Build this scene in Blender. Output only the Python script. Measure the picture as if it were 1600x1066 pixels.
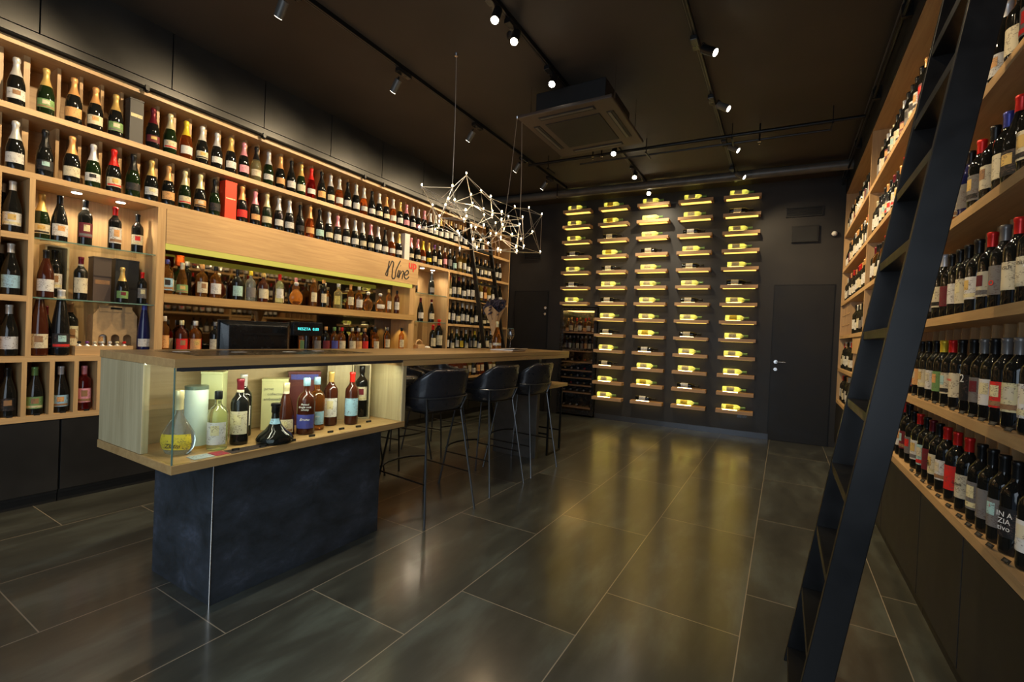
import bpy, bmesh, math, random
from mathutils import Vector, Matrix
PI = math.pi
random.seed(7)
for o in list(bpy.data.objects): bpy.data.objects.remove(o)
S = bpy.context.scene
COL = S.collection

# ---------------------------------------------------------------- camera
F, YAW, PITCH, ROLL, H = 723.65, 0.530298, -0.012745, 0.043377, 1.2672
fw = Vector((-math.sin(YAW)*math.cos(PITCH), math.cos(YAW)*math.cos(PITCH), math.sin(PITCH)))
rt = Vector((math.cos(YAW), math.sin(YAW), 0)); up = rt.cross(fw)
r2 = rt*math.cos(ROLL)+up*math.sin(ROLL); u2 = -rt*math.sin(ROLL)+up*math.cos(ROLL)
cd = bpy.data.cameras.new('camera'); cam = bpy.data.objects.new('camera', cd); COL.objects.link(cam)
cd.sensor_width = 36; cd.lens = F/1600*36; cd.clip_start = .02
M = Matrix((r2, u2, -fw)).transposed().to_4x4(); M.translation = Vector((0, 0, H)); cam.matrix_world = M
S.camera = cam
def proj(p):
    d = Vector(p)-Vector((0, 0, H)); return (800+F*d.dot(r2)/d.dot(fw), 533-F*d.dot(u2)/d.dot(fw))

# ---------------------------------------------------------------- world and exposure
S.view_settings.view_transform = 'Standard'; S.view_settings.look = 'None'
S.view_settings.exposure = 0.15; S.view_settings.gamma = 1; S.view_settings.use_curve_mapping = False
W = bpy.data.worlds.new('world'); S.world = W; W.use_nodes = True
W.node_tree.nodes['Background'].inputs[0].default_value = (.45, .62, 1, 1)
W.node_tree.nodes['Background'].inputs[1].default_value = .35

def aim(o, target):
    o.rotation_euler = (Vector(target)-o.location).to_track_quat('-Z', 'Y').to_euler()
def spot(loc, target, power, color=(1, .82, .58), angle=60, blend=.6, size=.03):
    l = bpy.data.lights.new('spot_light', 'SPOT'); l.energy = power; l.color = color
    l.spot_size = math.radians(angle); l.spot_blend = blend; l.shadow_soft_size = size
    o = bpy.data.objects.new('spot_light', l); COL.objects.link(o); o.location = loc; aim(o, target); return o
def area(loc, target, power, sx, sy, color=(1, 1, 1)):
    l = bpy.data.lights.new('area_light', 'AREA'); l.energy = power; l.color = color; l.shape = 'RECTANGLE'
    l.size = sx; l.size_y = sy
    o = bpy.data.objects.new('area_light', l); COL.objects.link(o); o.location = loc; aim(o, target); return o
WARM = (1, .76, .45)
# daylight through the shopfront behind the camera
area((-.7, -1.2, 1.6), (-2.0, 1.8, .6), 56, 2.6, 2.2, (.78, .89, 1))
# left track: five heads aimed at the left rack
for y in (.75, 1.75, 2.7, 3.7, 4.7, 5.6, 6.3):
    spot((-2.98, y+.5, 3.33), (-4.3, y-.35, 1.95), 105, WARM, 92, .8)
# right track: heads aimed at the right rack
for y in (1.3, 2.4, 3.6, 4.5, 5.45, 6.35):
    spot((-.52, y, 3.3), (.8, y+.1, 1.7), 52 if y < 3 else 100, WARM, 95, .8)
# middle track: lamps shining down over the floor and the bar
for y, t, p in ((2.5, (-1.3, 2.2, 0), 60), (2.75, (-1.9, 3.5, 0), 50), (3.42, (-2.3, 1.6, 1), 60), (5.0, (-1.6, 5.5, 0), 50), (5.84, (-1.2, 5.6, 0), 50)):
    spot((-1.75, y, 3.3), t, p, (1, .86, .64), 85, .9)
spot((-1.69, 6.62, 3.335), (-1.72, 7.25, 1.8), 26, (1, .86, .62), 150, .8, .015)
spot((-.5, 6.2, 3.25), (.2, 7.25, 2.4), 45, WARM, 70, .9)
# added spots without heads, put in to light the fronts of the little shelves
for x_, y_ in ((-1.72, 4.9), (-1.72, 5.7)):
    spot((x_, y_, 3.28), (-1.8, 7.2, 1.5), 55, (1, .84, .60), 75, .9, .03)

# ---------------------------------------------------------------- materials
def new_mat(name):
    m = bpy.data.materials.new(name); m.use_nodes = True
    return m, m.node_tree.nodes, m.node_tree.links, m.node_tree.nodes['Principled BSDF']
def flat(name, col, rough=.5, metal=0, emit=None, es=0, coat=0, trans=0, ior=1.45, spec=.5, noise=0, nscale=8):
    m, n, l, b = new_mat(name)
    b.inputs['Base Color'].default_value = (*col, 1); b.inputs['Roughness'].default_value = rough
    b.inputs['Metallic'].default_value = metal; b.inputs['Coat Weight'].default_value = coat
    b.inputs['Transmission Weight'].default_value = trans; b.inputs['IOR'].default_value = ior
    b.inputs['Specular IOR Level'].default_value = spec
    if emit: b.inputs['Emission Color'].default_value = (*emit, 1); b.inputs['Emission Strength'].default_value = es
    if noise:
        tc = n.new('ShaderNodeTexCoord'); t = n.new('ShaderNodeTexNoise'); t.inputs['Scale'].default_value = nscale; t.inputs['Detail'].default_value = 5
        cr = n.new('ShaderNodeMapRange'); cr.inputs[1].default_value = .35; cr.inputs[2].default_value = .65
        cr.inputs[3].default_value = 1-noise; cr.inputs[4].default_value = 1+noise
        mx = n.new('ShaderNodeVectorMath'); mx.operation = 'SCALE'; mx.inputs[0].default_value = col
        l.new(tc.outputs['Object'], t.inputs['Vector']); l.new(t.outputs[0], cr.inputs[0]); l.new(cr.outputs[0], mx.inputs['Scale']); l.new(mx.outputs[0], b.inputs['Base Color'])
        rr = n.new('ShaderNodeMapRange'); rr.inputs[3].default_value = max(.02, rough-.1); rr.inputs[4].default_value = rough+.1
        l.new(t.outputs[0], rr.inputs[0]); l.new(rr.outputs[0], b.inputs['Roughness'])
    return m
def oak(name, c1, c2, scale, rough=.45):
    """wood grain running along the axis with the smallest scale"""
    m, n, l, b = new_mat(name)
    tc = n.new('ShaderNodeTexCoord'); mp = n.new('ShaderNodeMapping'); mp.inputs['Scale'].default_value = scale
    t = n.new('ShaderNodeTexNoise'); t.inputs['Scale'].default_value = 1; t.inputs['Detail'].default_value = 8; t.inputs['Roughness'].default_value = .65; t.inputs['Distortion'].default_value = .6
    cr = n.new('ShaderNodeValToRGB'); cr.color_ramp.elements[0].position = .33; cr.color_ramp.elements[1].position = .68
    cr.color_ramp.elements[0].color = (*c2, 1); cr.color_ramp.elements[1].color = (*c1, 1)
    l.new(tc.outputs['Object'], mp.inputs[0]); l.new(mp.outputs[0], t.inputs['Vector']); l.new(t.outputs[0], cr.inputs[0]); l.new(cr.outputs[0], b.inputs['Base Color'])
    b.inputs['Roughness'].default_value = rough
    return m
OAKC, OAKD = (.57, .37, .17), (.44, .265, .115)
M_oak = oak('oak_along_y', OAKC, OAKD, (45, 2.2, 45))
M_oakz = oak('oak_along_z', OAKC, OAKD, (45, 45, 2.2))
M_oakx = oak('oak_along_x', OAKC, OAKD, (2.2, 45, 45))
M_oakpale = oak('pale_oak', (.50, .42, .24), (.36, .29, .155), (40, 40, 1.8))
M_oakpaley = oak('pale_oak_y', (.47, .36, .19), (.34, .25, .12), (40, 1.8, 40))
M_bar = oak('bar_oak', (.50, .32, .13), (.36, .21, .08), (30, 1.6, 30), .28)
M_slatwood = oak('slat_walnut', (.62, .37, .18), (.46, .26, .12), (3, 50, 50), .5)
M_kraft = flat('kraft_board', (.52, .33, .16), .8, noise=.08, nscale=30)
M_wall = flat('dark_wall', (.026, .023, .020), .5, noise=.2, nscale=2)
M_ceil = flat('dark_ceiling', (.040, .032, .024), .65, noise=.2, nscale=1.5)
M_panel = flat('black_panel', (.022, .021, .019), .38, noise=.2, nscale=3)
M_cab = flat('black_cabinet', (.012, .011, .010), .5, noise=.2, nscale=4)
M_kick = flat('kick_plate', (.006, .006, .006), .5)
M_metal = flat('black_metal', (.012, .012, .012), .35, .5)
M_leg = flat('leg_metal', (.10, .10, .10), .32, .7)
M_ladder = flat('ladder_metal', (.004, .004, .0042), .36, 0, spec=.35, noise=.25, nscale=12)
M_leather = flat('black_leather', (.022, .022, .026), .30, coat=.5, noise=.08, nscale=30)
M_chrome = flat('chrome', (.75, .73, .70), .2, 1)
M_rod = flat('brushed_rod', (.80, .76, .70), .35, .8)
M_grey = flat('pipe_grey', (.10, .095, .085), .4, .3, noise=.15)
M_acp = flat('ac_panel_paint', (.055, .040, .030), .5, noise=.1)
M_acd = flat('ac_dark', (.012, .011, .010), .6)
M_mirror = flat('mirror', (.24, .22, .19), .03, 1)
M_stone = None
M_plast = flat('black_plastic', (.012, .012, .012), .25, noise=.15, nscale=20)
M_white = flat('white_plastic', (.7, .68, .64), .5)
M_led = flat('yellow_led', (1, .8, .2), .5, emit=(1, .88, .42), es=14)
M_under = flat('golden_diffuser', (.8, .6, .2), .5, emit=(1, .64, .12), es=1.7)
M_glowband = flat('yellow_glow_band', (.22, .20, .06), .5, emit=(.42, .38, .05), es=.8)  # lit chamfer under the name panel, its yellow light put in as emission
M_bulb = flat('warm_bulb', (1, .8, .5), .4, emit=(1, .70, .34), es=42)
M_disc = flat('lamp_disc', (1, .9, .7), .4, emit=(1, .88, .68), es=60)
M_disc2 = flat('downlight_disc', (1, .9, .7), .4, emit=(1, .90, .74), es=14)
M_cyan = flat('cyan_digits', (0, .3, .3), .5, emit=(.1, .9, .85), es=1.6)
M_blacktxt = flat('black_lettering', (.015, .012, .012), .5)
M_redtxt = flat('red_lettering', (.65, .03, .02), .5)
M_whitetxt = flat('white_lettering', (.75, .73, .68), .5)
M_tag = flat('tag_card', (.012, .012, .012), .4)
M_skirt = flat('steel_skirting', (.07, .075, .085), .35, .6)
def glass_mat(name, col=(1, 1, 1), rough=.02, lo=.035):
    m, n, l, b = new_mat(name)
    out = n['Material Output']; g = n.new('ShaderNodeBsdfGlossy'); g.inputs['Roughness'].default_value = rough
    t = n.new('ShaderNodeBsdfTransparent'); t.inputs[0].default_value = (*col, 1)
    fr = n.new('ShaderNodeLayerWeight'); pw = n.new('ShaderNodeMath'); pw.operation = 'POWER'; pw.inputs[1].default_value = 4; l.new(fr.outputs['Facing'], pw.inputs[0])
    mr = n.new('ShaderNodeMapRange'); mr.inputs[3].default_value = lo; mr.inputs[4].default_value = .7; l.new(pw.outputs[0], mr.inputs[0]); mx = n.new('ShaderNodeMixShader')
    l.new(mr.outputs[0], mx.inputs[0]); l.new(t.outputs[0], mx.inputs[1]); l.new(g.outputs[0], mx.inputs[2]); l.new(mx.outputs[0], out.inputs[0])
    return m
M_pane = glass_mat('clear_pane', (.93, .96, .94))
M_paneedge = flat('glass_edge', (.12, .22, .18), .1, coat=1)
M_cooldoor = glass_mat('cooler_pane', (.75, .75, .75))
M_wineglass = glass_mat('thin_glass', (.84, .86, .86), .03, .14)

def objcol(name, rough=.3, metal=0, coat=0, trans=0, ior=1.4, pattern=False, gain=1, transl=0, spec=.5):
    m, n, l, b = new_mat(name)
    oi = n.new('ShaderNodeObjectInfo'); b.inputs['Roughness'].default_value = rough; b.inputs['Metallic'].default_value = metal
    b.inputs['Coat Weight'].default_value = coat; b.inputs['Transmission Weight'].default_value = trans; b.inputs['IOR'].default_value = ior
    b.inputs['Coat Roughness'].default_value = .03; b.inputs['Specular IOR Level'].default_value = spec
    src = oi.outputs['Color']
    if pattern:
        tc = n.new('ShaderNodeTexCoord'); mp = n.new('ShaderNodeMapping'); mp.inputs['Scale'].default_value = (140, 140, 420)
        ad = n.new('ShaderNodeVectorMath'); ad.operation = 'ADD'; cb = n.new('ShaderNodeCombineXYZ')
        ml = n.new('ShaderNodeMath'); ml.operation = 'MULTIPLY'; ml.inputs[1].default_value = 9.7
        l.new(oi.outputs['Random'], ml.inputs[0]); l.new(ml.outputs[0], cb.inputs[2]); l.new(ml.outputs[0], cb.inputs[0])
        l.new(tc.outputs['Object'], ad.inputs[0]); l.new(cb.outputs[0], ad.inputs[1]); l.new(ad.outputs[0], mp.inputs[0])
        t = n.new('ShaderNodeTexNoise'); t.inputs['Scale'].default_value = 1; t.inputs['Detail'].default_value = 1
        l.new(mp.outputs[0], t.inputs['Vector'])
        gt = n.new('ShaderNodeMapRange'); gt.inputs[1].default_value = .54; gt.inputs[2].default_value = .60; l.new(t.outputs[0], gt.inputs[0])
        t2 = n.new('ShaderNodeTexNoise'); t2.inputs['Scale'].default_value = 38; t2.inputs['Detail'].default_value = 2; l.new(ad.outputs[0], t2.inputs['Vector'])
        g2 = n.new('ShaderNodeMapRange'); g2.inputs[1].default_value = .47; g2.inputs[2].default_value = .53; l.new(t2.outputs[0], g2.inputs[0])
        mu = n.new('ShaderNodeMath'); mu.operation = 'MULTIPLY'; l.new(gt.outputs[0], mu.inputs[0]); l.new(g2.outputs[0], mu.inputs[1])
        mu2 = n.new('ShaderNodeMath'); mu2.operation = 'MULTIPLY'; mu2.inputs[1].default_value = .75; l.new(mu.outputs[0], mu2.inputs[0])
        mx = n.new('ShaderNodeMix'); mx.data_type = 'RGBA'; mx.inputs['B'].default_value = (.10, .06, .05, 1)
        l.new(mu2.outputs[0], mx.inputs['Factor']); l.new(src, mx.inputs['A']); src = mx.outputs['Result']
    l.new(src, b.inputs['Base Color'])
    if transl:
        out = n['Material Output']; tr = n.new('ShaderNodeBsdfTranslucent'); l.new(src, tr.inputs[0]); mx = n.new('ShaderNodeMixShader'); mx.inputs[0].default_value = transl
        l.new(b.outputs[0], mx.inputs[1]); l.new(tr.outputs[0], mx.inputs[2]); l.new(mx.outputs[0], out.inputs[0])
    return m
M_label = objcol('printed_label', .6, pattern=True)
M_cap = objcol('foil_cap', .3, .35)
M_gdark = objcol('dark_bottle_glass', .05, coat=.25, spec=.35)
M_gclear = objcol('clear_bottle_glass', .05, coat=.4, trans=.92, ior=1.22)
M_gwhitewine = objcol('white_wine_glass', .10, coat=.3, transl=.65)
M_card = objcol('printed_card', .55, pattern=True)
M_plaincard = objcol('plain_card', .5)

def floor_mat():
    m, n, l, b = new_mat('slate_floor_tiles')
    def math_(op, a, bb=None):
        x = n.new('ShaderNodeMath'); x.operation = op
        for i, v in enumerate((a, bb)):
            if v is None: continue
            if isinstance(v, (int, float)): x.inputs[i].default_value = v
            else: l.new(v, x.inputs[i])
        return x.outputs[0]
    tc = n.new('ShaderNodeTexCoord'); sp = n.new('ShaderNodeSeparateXYZ'); l.new(tc.outputs['Object'], sp.inputs[0])
    u = math_('DIVIDE', math_('ADD', sp.outputs[0], 1.31+60), .6); r = math_('FLOOR', u); fu = math_('FRACT', u)
    # row r=100 spans X -1.31..-.71, its joint is at Y .652 + 1.2k; each next row shifts by .4
    v = math_('DIVIDE', math_('SUBTRACT', math_('ADD', sp.outputs[1], 120-.652+40), math_('MULTIPLY', r, .4)), 1.2); fv = math_('FRACT', v); vf = math_('FLOOR', v)
    g = .0022
    e1 = math_('MINIMUM', fu, math_('SUBTRACT', 1, fu)); e2 = math_('MINIMUM', fv, math_('SUBTRACT', 1, fv))
    gm = math_('MAXIMUM', math_('LESS_THAN', e1, g/.6), math_('LESS_THAN', e2, g/1.2))
    cb = n.new('ShaderNodeCombineXYZ'); l.new(r, cb.inputs[0]); l.new(vf, cb.inputs[1])
    wn = n.new('ShaderNodeTexWhiteNoise'); l.new(cb.outputs[0], wn.inputs[0])
    ad = n.new('ShaderNodeVectorMath'); ad.operation = 'MULTIPLY_ADD'; ad.inputs[1].default_value = (7, 7, 7); l.new(wn.outputs[1], ad.inputs[0]); l.new(tc.outputs['Object'], ad.inputs[2])
    mp = n.new('ShaderNodeMapping'); mp.inputs['Scale'].default_value = (3.2, 1.0, 1); l.new(ad.outputs[0], mp.inputs[0])
    t = n.new('ShaderNodeTexNoise'); t.inputs['Scale'].default_value = 1.5; t.inputs['Detail'].default_value = 7; t.inputs['Roughness'].default_value = .6; t.inputs['Distortion'].default_value = .15; l.new(mp.outputs[0], t.inputs['Vector'])
    cr = n.new('ShaderNodeValToRGB'); e = cr.color_ramp.elements; e[0].position = .3; e[0].color = (.026, .026, .021, 1); e[1].position = .70; e[1].color = (.094, .106, .088, 1)
    x = e.new(.52); x.color = (.052, .053, .042, 1); l.new(t.outputs[0], cr.inputs[0])
    mx = n.new('ShaderNodeMix'); mx.data_type = 'RGBA'; mx.inputs['B'].default_value = (.30, .25, .18, 1); l.new(gm, mx.inputs['Factor']); l.new(cr.outputs[0], mx.inputs['A']); l.new(mx.outputs['Result'], b.inputs['Base Color'])
    rr = n.new('ShaderNodeMapRange'); rr.inputs[1].default_value = .3; rr.inputs[2].default_value = .7; b.inputs['Roughness'].default_value = .3
    b.inputs['Coat Weight'].default_value = .85
    b.inputs['Coat Roughness'].default_value = .165
    return m
M_floor = floor_mat()
def stone_mat():
    m, n, l, b = new_mat('dark_slate_block')
    tc = n.new('ShaderNodeTexCoord'); mp = n.new('ShaderNodeMapping'); mp.inputs['Scale'].default_value = (2, 1.6, 2.6)
    t = n.new('ShaderNodeTexNoise'); t.inputs['Scale'].default_value = 2.2; t.inputs['Detail'].default_value = 9; t.inputs['Roughness'].default_value = .74; t.inputs['Distortion'].default_value = .25
    cr = n.new('ShaderNodeValToRGB'); e = cr.color_ramp.elements; e[0].position = .36; e[0].color = (.020, .024, .026, 1); e[1].position = .74; e[1].color = (.095, .11, .15, 1)
    x = e.new(.56); x.color = (.042, .050, .062, 1)
    l.new(tc.outputs['Object'], mp.inputs[0]); l.new(mp.outputs[0], t.inputs['Vector']); l.new(t.outputs[0], cr.inputs[0]); l.new(cr.outputs[0], b.inputs['Base Color'])
    b.inputs['Roughness'].default_value = .42
    return m
M_stone = stone_mat()

# ---------------------------------------------------------------- mesh helpers
class MB:
    def __init__(s): s.v = []; s.f = []
    def box(s, x0, x1, y0, y1, z0, z1):
        i = len(s.v); s.v += [(x, y, z) for x in (x0, x1) for y in (y0, y1) for z in (z0, z1)]
        s.f += [tuple(i+k for k in q) for q in ((0, 1, 3, 2), (4, 6, 7, 5), (0, 4, 5, 1), (2, 3, 7, 6), (0, 2, 6, 4), (1, 5, 7, 3))]; return s
    def obox(s, c, ax, ay, az):
        c, ax, ay, az = map(Vector, (c, ax, ay, az)); i = len(s.v)
        s.v += [tuple(c+a*ax+b*ay+d*az) for a in (-1, 1) for b in (-1, 1) for d in (-1, 1)]
        s.f += [tuple(i+k for k in q) for q in ((0, 1, 3, 2), (4, 6, 7, 5), (0, 4, 5, 1), (2, 3, 7, 6), (0, 2, 6, 4), (1, 5, 7, 3))]; return s
    def tube(s, pts, r, n=8, cap=True):
        pts = [Vector(p) for p in pts]; rings = []
        for k, p in enumerate(pts):
            d = (pts[min(k+1, len(pts)-1)]-pts[max(k-1, 0)]).normalized()
            a = d.orthogonal().normalized() if k == 0 else (rings[-1][1]-d*rings[-1][1].dot(d)).normalized()
            rr = r[k] if isinstance(r, (list, tuple)) else r
            b_ = d.cross(a); i = len(s.v)
            s.v += [tuple(p+(a*math.cos(2*PI*j/n)+b_*math.sin(2*PI*j/n))*rr) for j in range(n)]; rings.append((i, a))
        for k in range(len(rings)-1):
            i, j = rings[k][0], rings[k+1][0]
            s.f += [(i+q, i+(q+1) % n, j+(q+1) % n, j+q) for q in range(n)]
        if cap:
            s.f.append(tuple(rings[0][0]+q for q in reversed(range(n)))); s.f.append(tuple(rings[-1][0]+q for q in range(n)))
        return s
    def lathe(s, prof, n=16, sup=2, sx=1, a0=0, a1=2*PI, c=(0, 0, 0), close=True):
        full = abs(a1-a0-2*PI) < 1e-6; m = n if full else n+1; i0 = len(s.v)
        for r, z in prof:
            for j in range(m):
                a = a0+(a1-a0)*j/n; k = 1/((abs(math.cos(a))**sup+abs(math.sin(a))**sup)**(1/sup))
                s.v.append((c[0]+r*k*math.cos(a)*sx, c[1]+r*k*math.sin(a), c[2]+z))
        for p in range(len(prof)-1):
            for j in range(n):
                a, b = i0+p*m+j, i0+p*m+(j+1) % m
                s.f.append((a, b, b+m, a+m))
        if full and close:
            s.f.append(tuple(i0+j for j in reversed(range(m)))); q = i0+(len(prof)-1)*m; s.f.append(tuple(q+j for j in range(m)))
        return s
    def mesh(s, name, mat, smooth=False, angle=40):
        me = bpy.data.meshes.new(name); me.from_pydata(s.v, [], s.f); me.update()
        if mat: me.materials.append(mat)
        if smooth:
            me.polygons.foreach_set('use_smooth', [True]*len(me.polygons))
            try: me.set_sharp_from_angle(angle=math.radians(angle))
            except Exception: pass
        return me
    def build(s, name, mat, parent=None, smooth=False, bevel=0):
        o = bpy.data.objects.new(name, s.mesh(name, mat, smooth)); COL.objects.link(o)
        if parent: o.parent = parent
        if bevel:
            b = o.modifiers.new('bevel', 'BEVEL'); b.width = bevel; b.segments = 2; b.limit_method = 'ANGLE'
        return o
LABELS = {}
def tag(o, label, cat, group=None):
    if label in LABELS: print('DUPLICATE LABEL', label)
    n = len(label.split())
    if n < 4 or n > 16: print('LABEL LENGTH', n, label)
    LABELS[label] = 1
    o['label'] = label; o['category'] = cat
    if group: o['group'] = group
    return o
def struct(o): o['kind'] = 'structure'; return o
def empty(name, loc=(0, 0, 0), rz=0):
    o = bpy.data.objects.new(name, None); COL.objects.link(o); o.location = loc; o.rotation_euler = (0, 0, rz); o.empty_display_size = .05; return o
def bx(name, mat, x0, x1, y0, y1, z0, z1, parent=None, bevel=0): return MB().box(x0, x1, y0, y1, z0, z1).build(name, mat, parent, bevel=bevel)
def inst(me, name, parent=None, loc=(0, 0, 0), rot=(0, 0, 0), color=None):
    o = bpy.data.objects.new(name, me); COL.objects.link(o); o.location = loc; o.rotation_euler = rot
    if parent: o.parent = parent
    if color: o.color = (*color, 1)
    return o
def text(name, body, size, mat, loc, rot, parent=None, extrude=.0004, align='LEFT', shear=0, spacing=1):
    c = bpy.data.curves.new(name, 'FONT'); c.body = body; c.size = size; c.extrude = extrude; c.align_x = align; c.shear = shear; c.space_line = spacing
    c.resolution_u = 3
    o = bpy.data.objects.new(name, c); COL.objects.link(o); c.materials.append(mat); o.location = loc; o.rotation_euler = rot
    if parent: o.parent = parent
    return o
ORD = lambda n: str(n)+('th' if 10 <= n % 100 <= 20 else {1: 'st', 2: 'nd', 3: 'rd'}.get(n % 10, 'th'))

# ---------------------------------------------------------------- room shell
XL, XR, ZC = -4.2, .606, 3.5            # front planes of the two racks, ceiling height
BK = .05; BC = 7.22                      # back wall runs Y = BC + BK*X
BA = math.atan(BK)
def bw(x, off, z=0):                     # a point in front of the back wall
    return Vector((x+off*math.sin(BA), BC+BK*x-off*math.cos(BA), z))
bd = Vector((math.cos(BA), math.sin(BA), 0)); bn = Vector((math.sin(BA), -math.cos(BA), 0))
def bbox_(mb, x0, x1, o0, o1, z0, z1):   # box in back-wall coordinates
    c = (bw(x0, (o0+o1)/2)+bw(x1, (o0+o1)/2))/2; c.z = (z0+z1)/2
    return mb.obox(c, bd*(x1-x0)/2, -bn*abs(o1-o0)/2, (0, 0, (z1-z0)/2))
struct(bx('floor', M_floor, -4.75, 1.1, -1.6, 7.4, -.06, 0))
struct(bx('ceiling', M_ceil, -4.75, 1.1, -1.6, 7.4, ZC, ZC+.06))
struct(bx('wall_left', M_wall, -4.75, -4.57, -1.6, 7.0, 0, ZC))
struct(bx('wall_right', M_wall, .98, 1.1, -1.6, 7.28, 0, ZC))
wb = MB(); bbox_(wb, -4.8, -3.205, -.12, 0, 0, ZC); bbox_(wb, -2.575, 1.2, -.12, 0, 0, ZC); bbox_(wb, -3.205, -2.575, -.12, 0, 1.775, ZC)
struct(wb.build('wall_back', M_wall))
wn_ = MB(); bbox_(wn_, -3.235, -3.205, -.62, -.12, 0, 1.805); bbox_(wn_, -2.575, -2.545, -.62, -.12, 0, 1.805); bbox_(wn_, -3.205, -2.575, -.62, -.12, 1.775, 1.805); bbox_(wn_, -3.235, -2.545, -.65, -.62, 0, 1.805)
struct(wn_.build('wall_niche', M_wall)); struct(bx('floor_niche', M_kick, -3.3, -2.5, 7.4, 7.8, -.06, 0))
fr = MB().box(-4.57, 1, -1.6, -1.5, 2.9, ZC).box(-4.57, -4.2, -1.6, -1.5, 0, 2.9).box(.5, .98, -1.6, -1.5, 0, 2.9)
struct(fr.build('wall_front', M_wall))
struct(bx('window_1', M_pane, -4.2, .5, -1.56, -1.55, 0, 2.9))
# front wall upper fascia over the left rack, in panels with open joints
ys = [-.48, .265, 1.008, 1.752, 2.495, 3.218, 3.94, 4.665, 5.39, 6.11, 6.96]
for i in range(len(ys)-1):
    struct(bx('trim_%d' % (i+1), M_panel, -4.56, XL+.004, ys[i]+.004, ys[i+1]-.004, 3.07, ZC))
struct(bx('trim_11', M_panel, -4.56, XL+.01, -.5, 6.97, 2.985, 3.06))
struct(bx('trim_12', M_kick, -4.56, XL-.03, -.5, 6.97, 3.06, 3.07))
# rail for the rolling ladder on the left fascia
lr = empty('ladder_rail', (XL+.03, 3, 2.99)); tag(lr, 'black ladder rail running along the top of the left bottle rack', 'rail')
MB().tube([(0, -3.4, 0), (0, 3.95, 0)], .011, 8).build('tube', M_metal, lr, True)
for y in (.75, 1.58, 2.48, 3.66, 3.95, 5.2, 6.4):
    MB().box(-.03, .014, y-3.012, y-2.988, -.02, .016).tube([(0, y-3, -.005), (0, y-3, -.035)], .012, 8).build('bracket', M_metal, lr)
# right fascia
struct(bx('trim_13', M_cab, XR-.006, .98, -.5, 7.24, 3.245, ZC))
rr_ = empty('ladder_rail', (XR-.05, 3, 3.36)); tag(rr_, 'black ladder rail with cables along the top of the right rack', 'rail')
MB().tube([(0, -2.6, 0), (0, 4.15, 0)], .012, 8).build('tube', M_metal, rr_, True)
MB().tube([(-.01, -2.6, .07), (-.01, 4.15, .07)], .006, 6).build('cable', M_grey, rr_, True)
for y in (1.5, 2.6, 3.7, 4.8, 5.9, 6.9):
    MB().box(-.014, .044, y-3.015, y-2.985, -.015, .09).build('bracket', M_metal, rr_)

# back wall: skirting, doors, vents
struct(bbox_(MB(), -2.55, -.13, .001, .012, 0, .075).build('baseboard_back', M_skirt))
def leaf(name, x0, x1, z1, hx, hz, side):
    d = bbox_(MB(), x0, x1, .001, .012, .004, z1).build(name, M_cab); struct(d)
    fr_ = MB(); bbox_(fr_, x0-.012, x0-.004, .001, .006, 0, z1+.012); bbox_(fr_, x1+.004, x1+.012, .001, .006, 0, z1+.012); bbox_(fr_, x0-.012, x1+.012, .001, .006, z1+.004, z1+.012)
    fr_.build('door_frame', M_kick, d)
    h = MB(); p = bw(hx, .012, hz); q = bw(hx, .055, hz); e = bw(hx+side*.115, .055, hz)
    h.tube([p, q], .009, 10).tube([q, e], .008, 10); h.tube([bw(hx, .012, hz), bw(hx, .018, hz)], .024, 16)
    h.build('door_handle', M_chrome, d, True)
    k = MB(); k.tube([bw(hx, .012, hz-.1), bw(hx, .018, hz-.1)], .022, 16); k.build('lock', M_chrome, d, True)
leaf('door_1', -.135, .535, 2.09, -.085, 1.06, 1)
leaf('door_2', -4.08, -3.46, 2.03, -3.5, 1.75, 0)
def wall_vent(x0, x1, z0, z1, lab, slats=True):
    r = empty('wall_vent', bw((x0+x1)/2, 0, z0)); tag(r, lab, 'vent')
    inv = Matrix.Translation(-r.location)
    m = MB(); bbox_(m, x0, x1, .001, .02, z0, z0+.014); bbox_(m, x0, x1, .001, .02, z1-.014, z1); bbox_(m, x0, x0+.014, .001, .02, z0, z1); bbox_(m, x1-.014, x1, .001, .02, z0, z1)
    o = m.build('frame', M_cab, r); o.data.transform(inv)
    m = MB(); bbox_(m, x0+.014, x1-.014, .001, .003, z0+.014, z1-.014); o = m.build('backing', M_kick, r); o.data.transform(inv)
    if slats:
        m = MB(); z = z0+.03
        while z < z1-.02: bbox_(m, x0+.014, x1-.014, .004, .014, z, z+.006); z += .018
        o = m.build('grille', M_cab, r); o.data.transform(inv)
wall_vent(-.05, .37, 3.0, 3.13, 'dark slotted air vent high on the back wall above the door')
wall_vent(-3.95, -3.62, 2.58, 2.70, 'dark air vent beside the left rack behind the lit chandelier')
r = empty('access_panel', bw(.175, .001, 2.66)); tag(r, 'dark square access panel on the back wall below the vent', 'panel')
inv = Matrix.Translation(-r.location)
m = MB(); bbox_(m, .025, .33, .001, .035, 2.66, 2.875); o = m.build('cover', M_cab, r, bevel=.004); o.data.transform(inv)
m = MB(); bbox_(m, .045, .31, .035, .038, 2.68, 2.855); o = m.build('plate', M_panel, r); o.data.transform(inv)
r = empty('alarm_sensor', bw(.50, 0, 2.75)); tag(r, 'small round white alarm sensor on the back wall beside the right rack', 'sensor')
MB().lathe([(.03, 0), (.04, .01), (.04, .03)], 16).build('base', M_cab, r, True).rotation_euler = (PI/2, 0, 0)
MB().lathe([(.032, .03), (.030, .042), (.018, .055), (.002, .06)], 16).build('lens', M_white, r, True).rotation_euler = (PI/2, 0, 0)
so = bbox_(MB(), -.52, -.40, .001, .01, .255, .30); so = so.build('wall_socket', M_plast); tag(so, 'dark power socket low on the back wall under the last shelf', 'socket')

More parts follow.
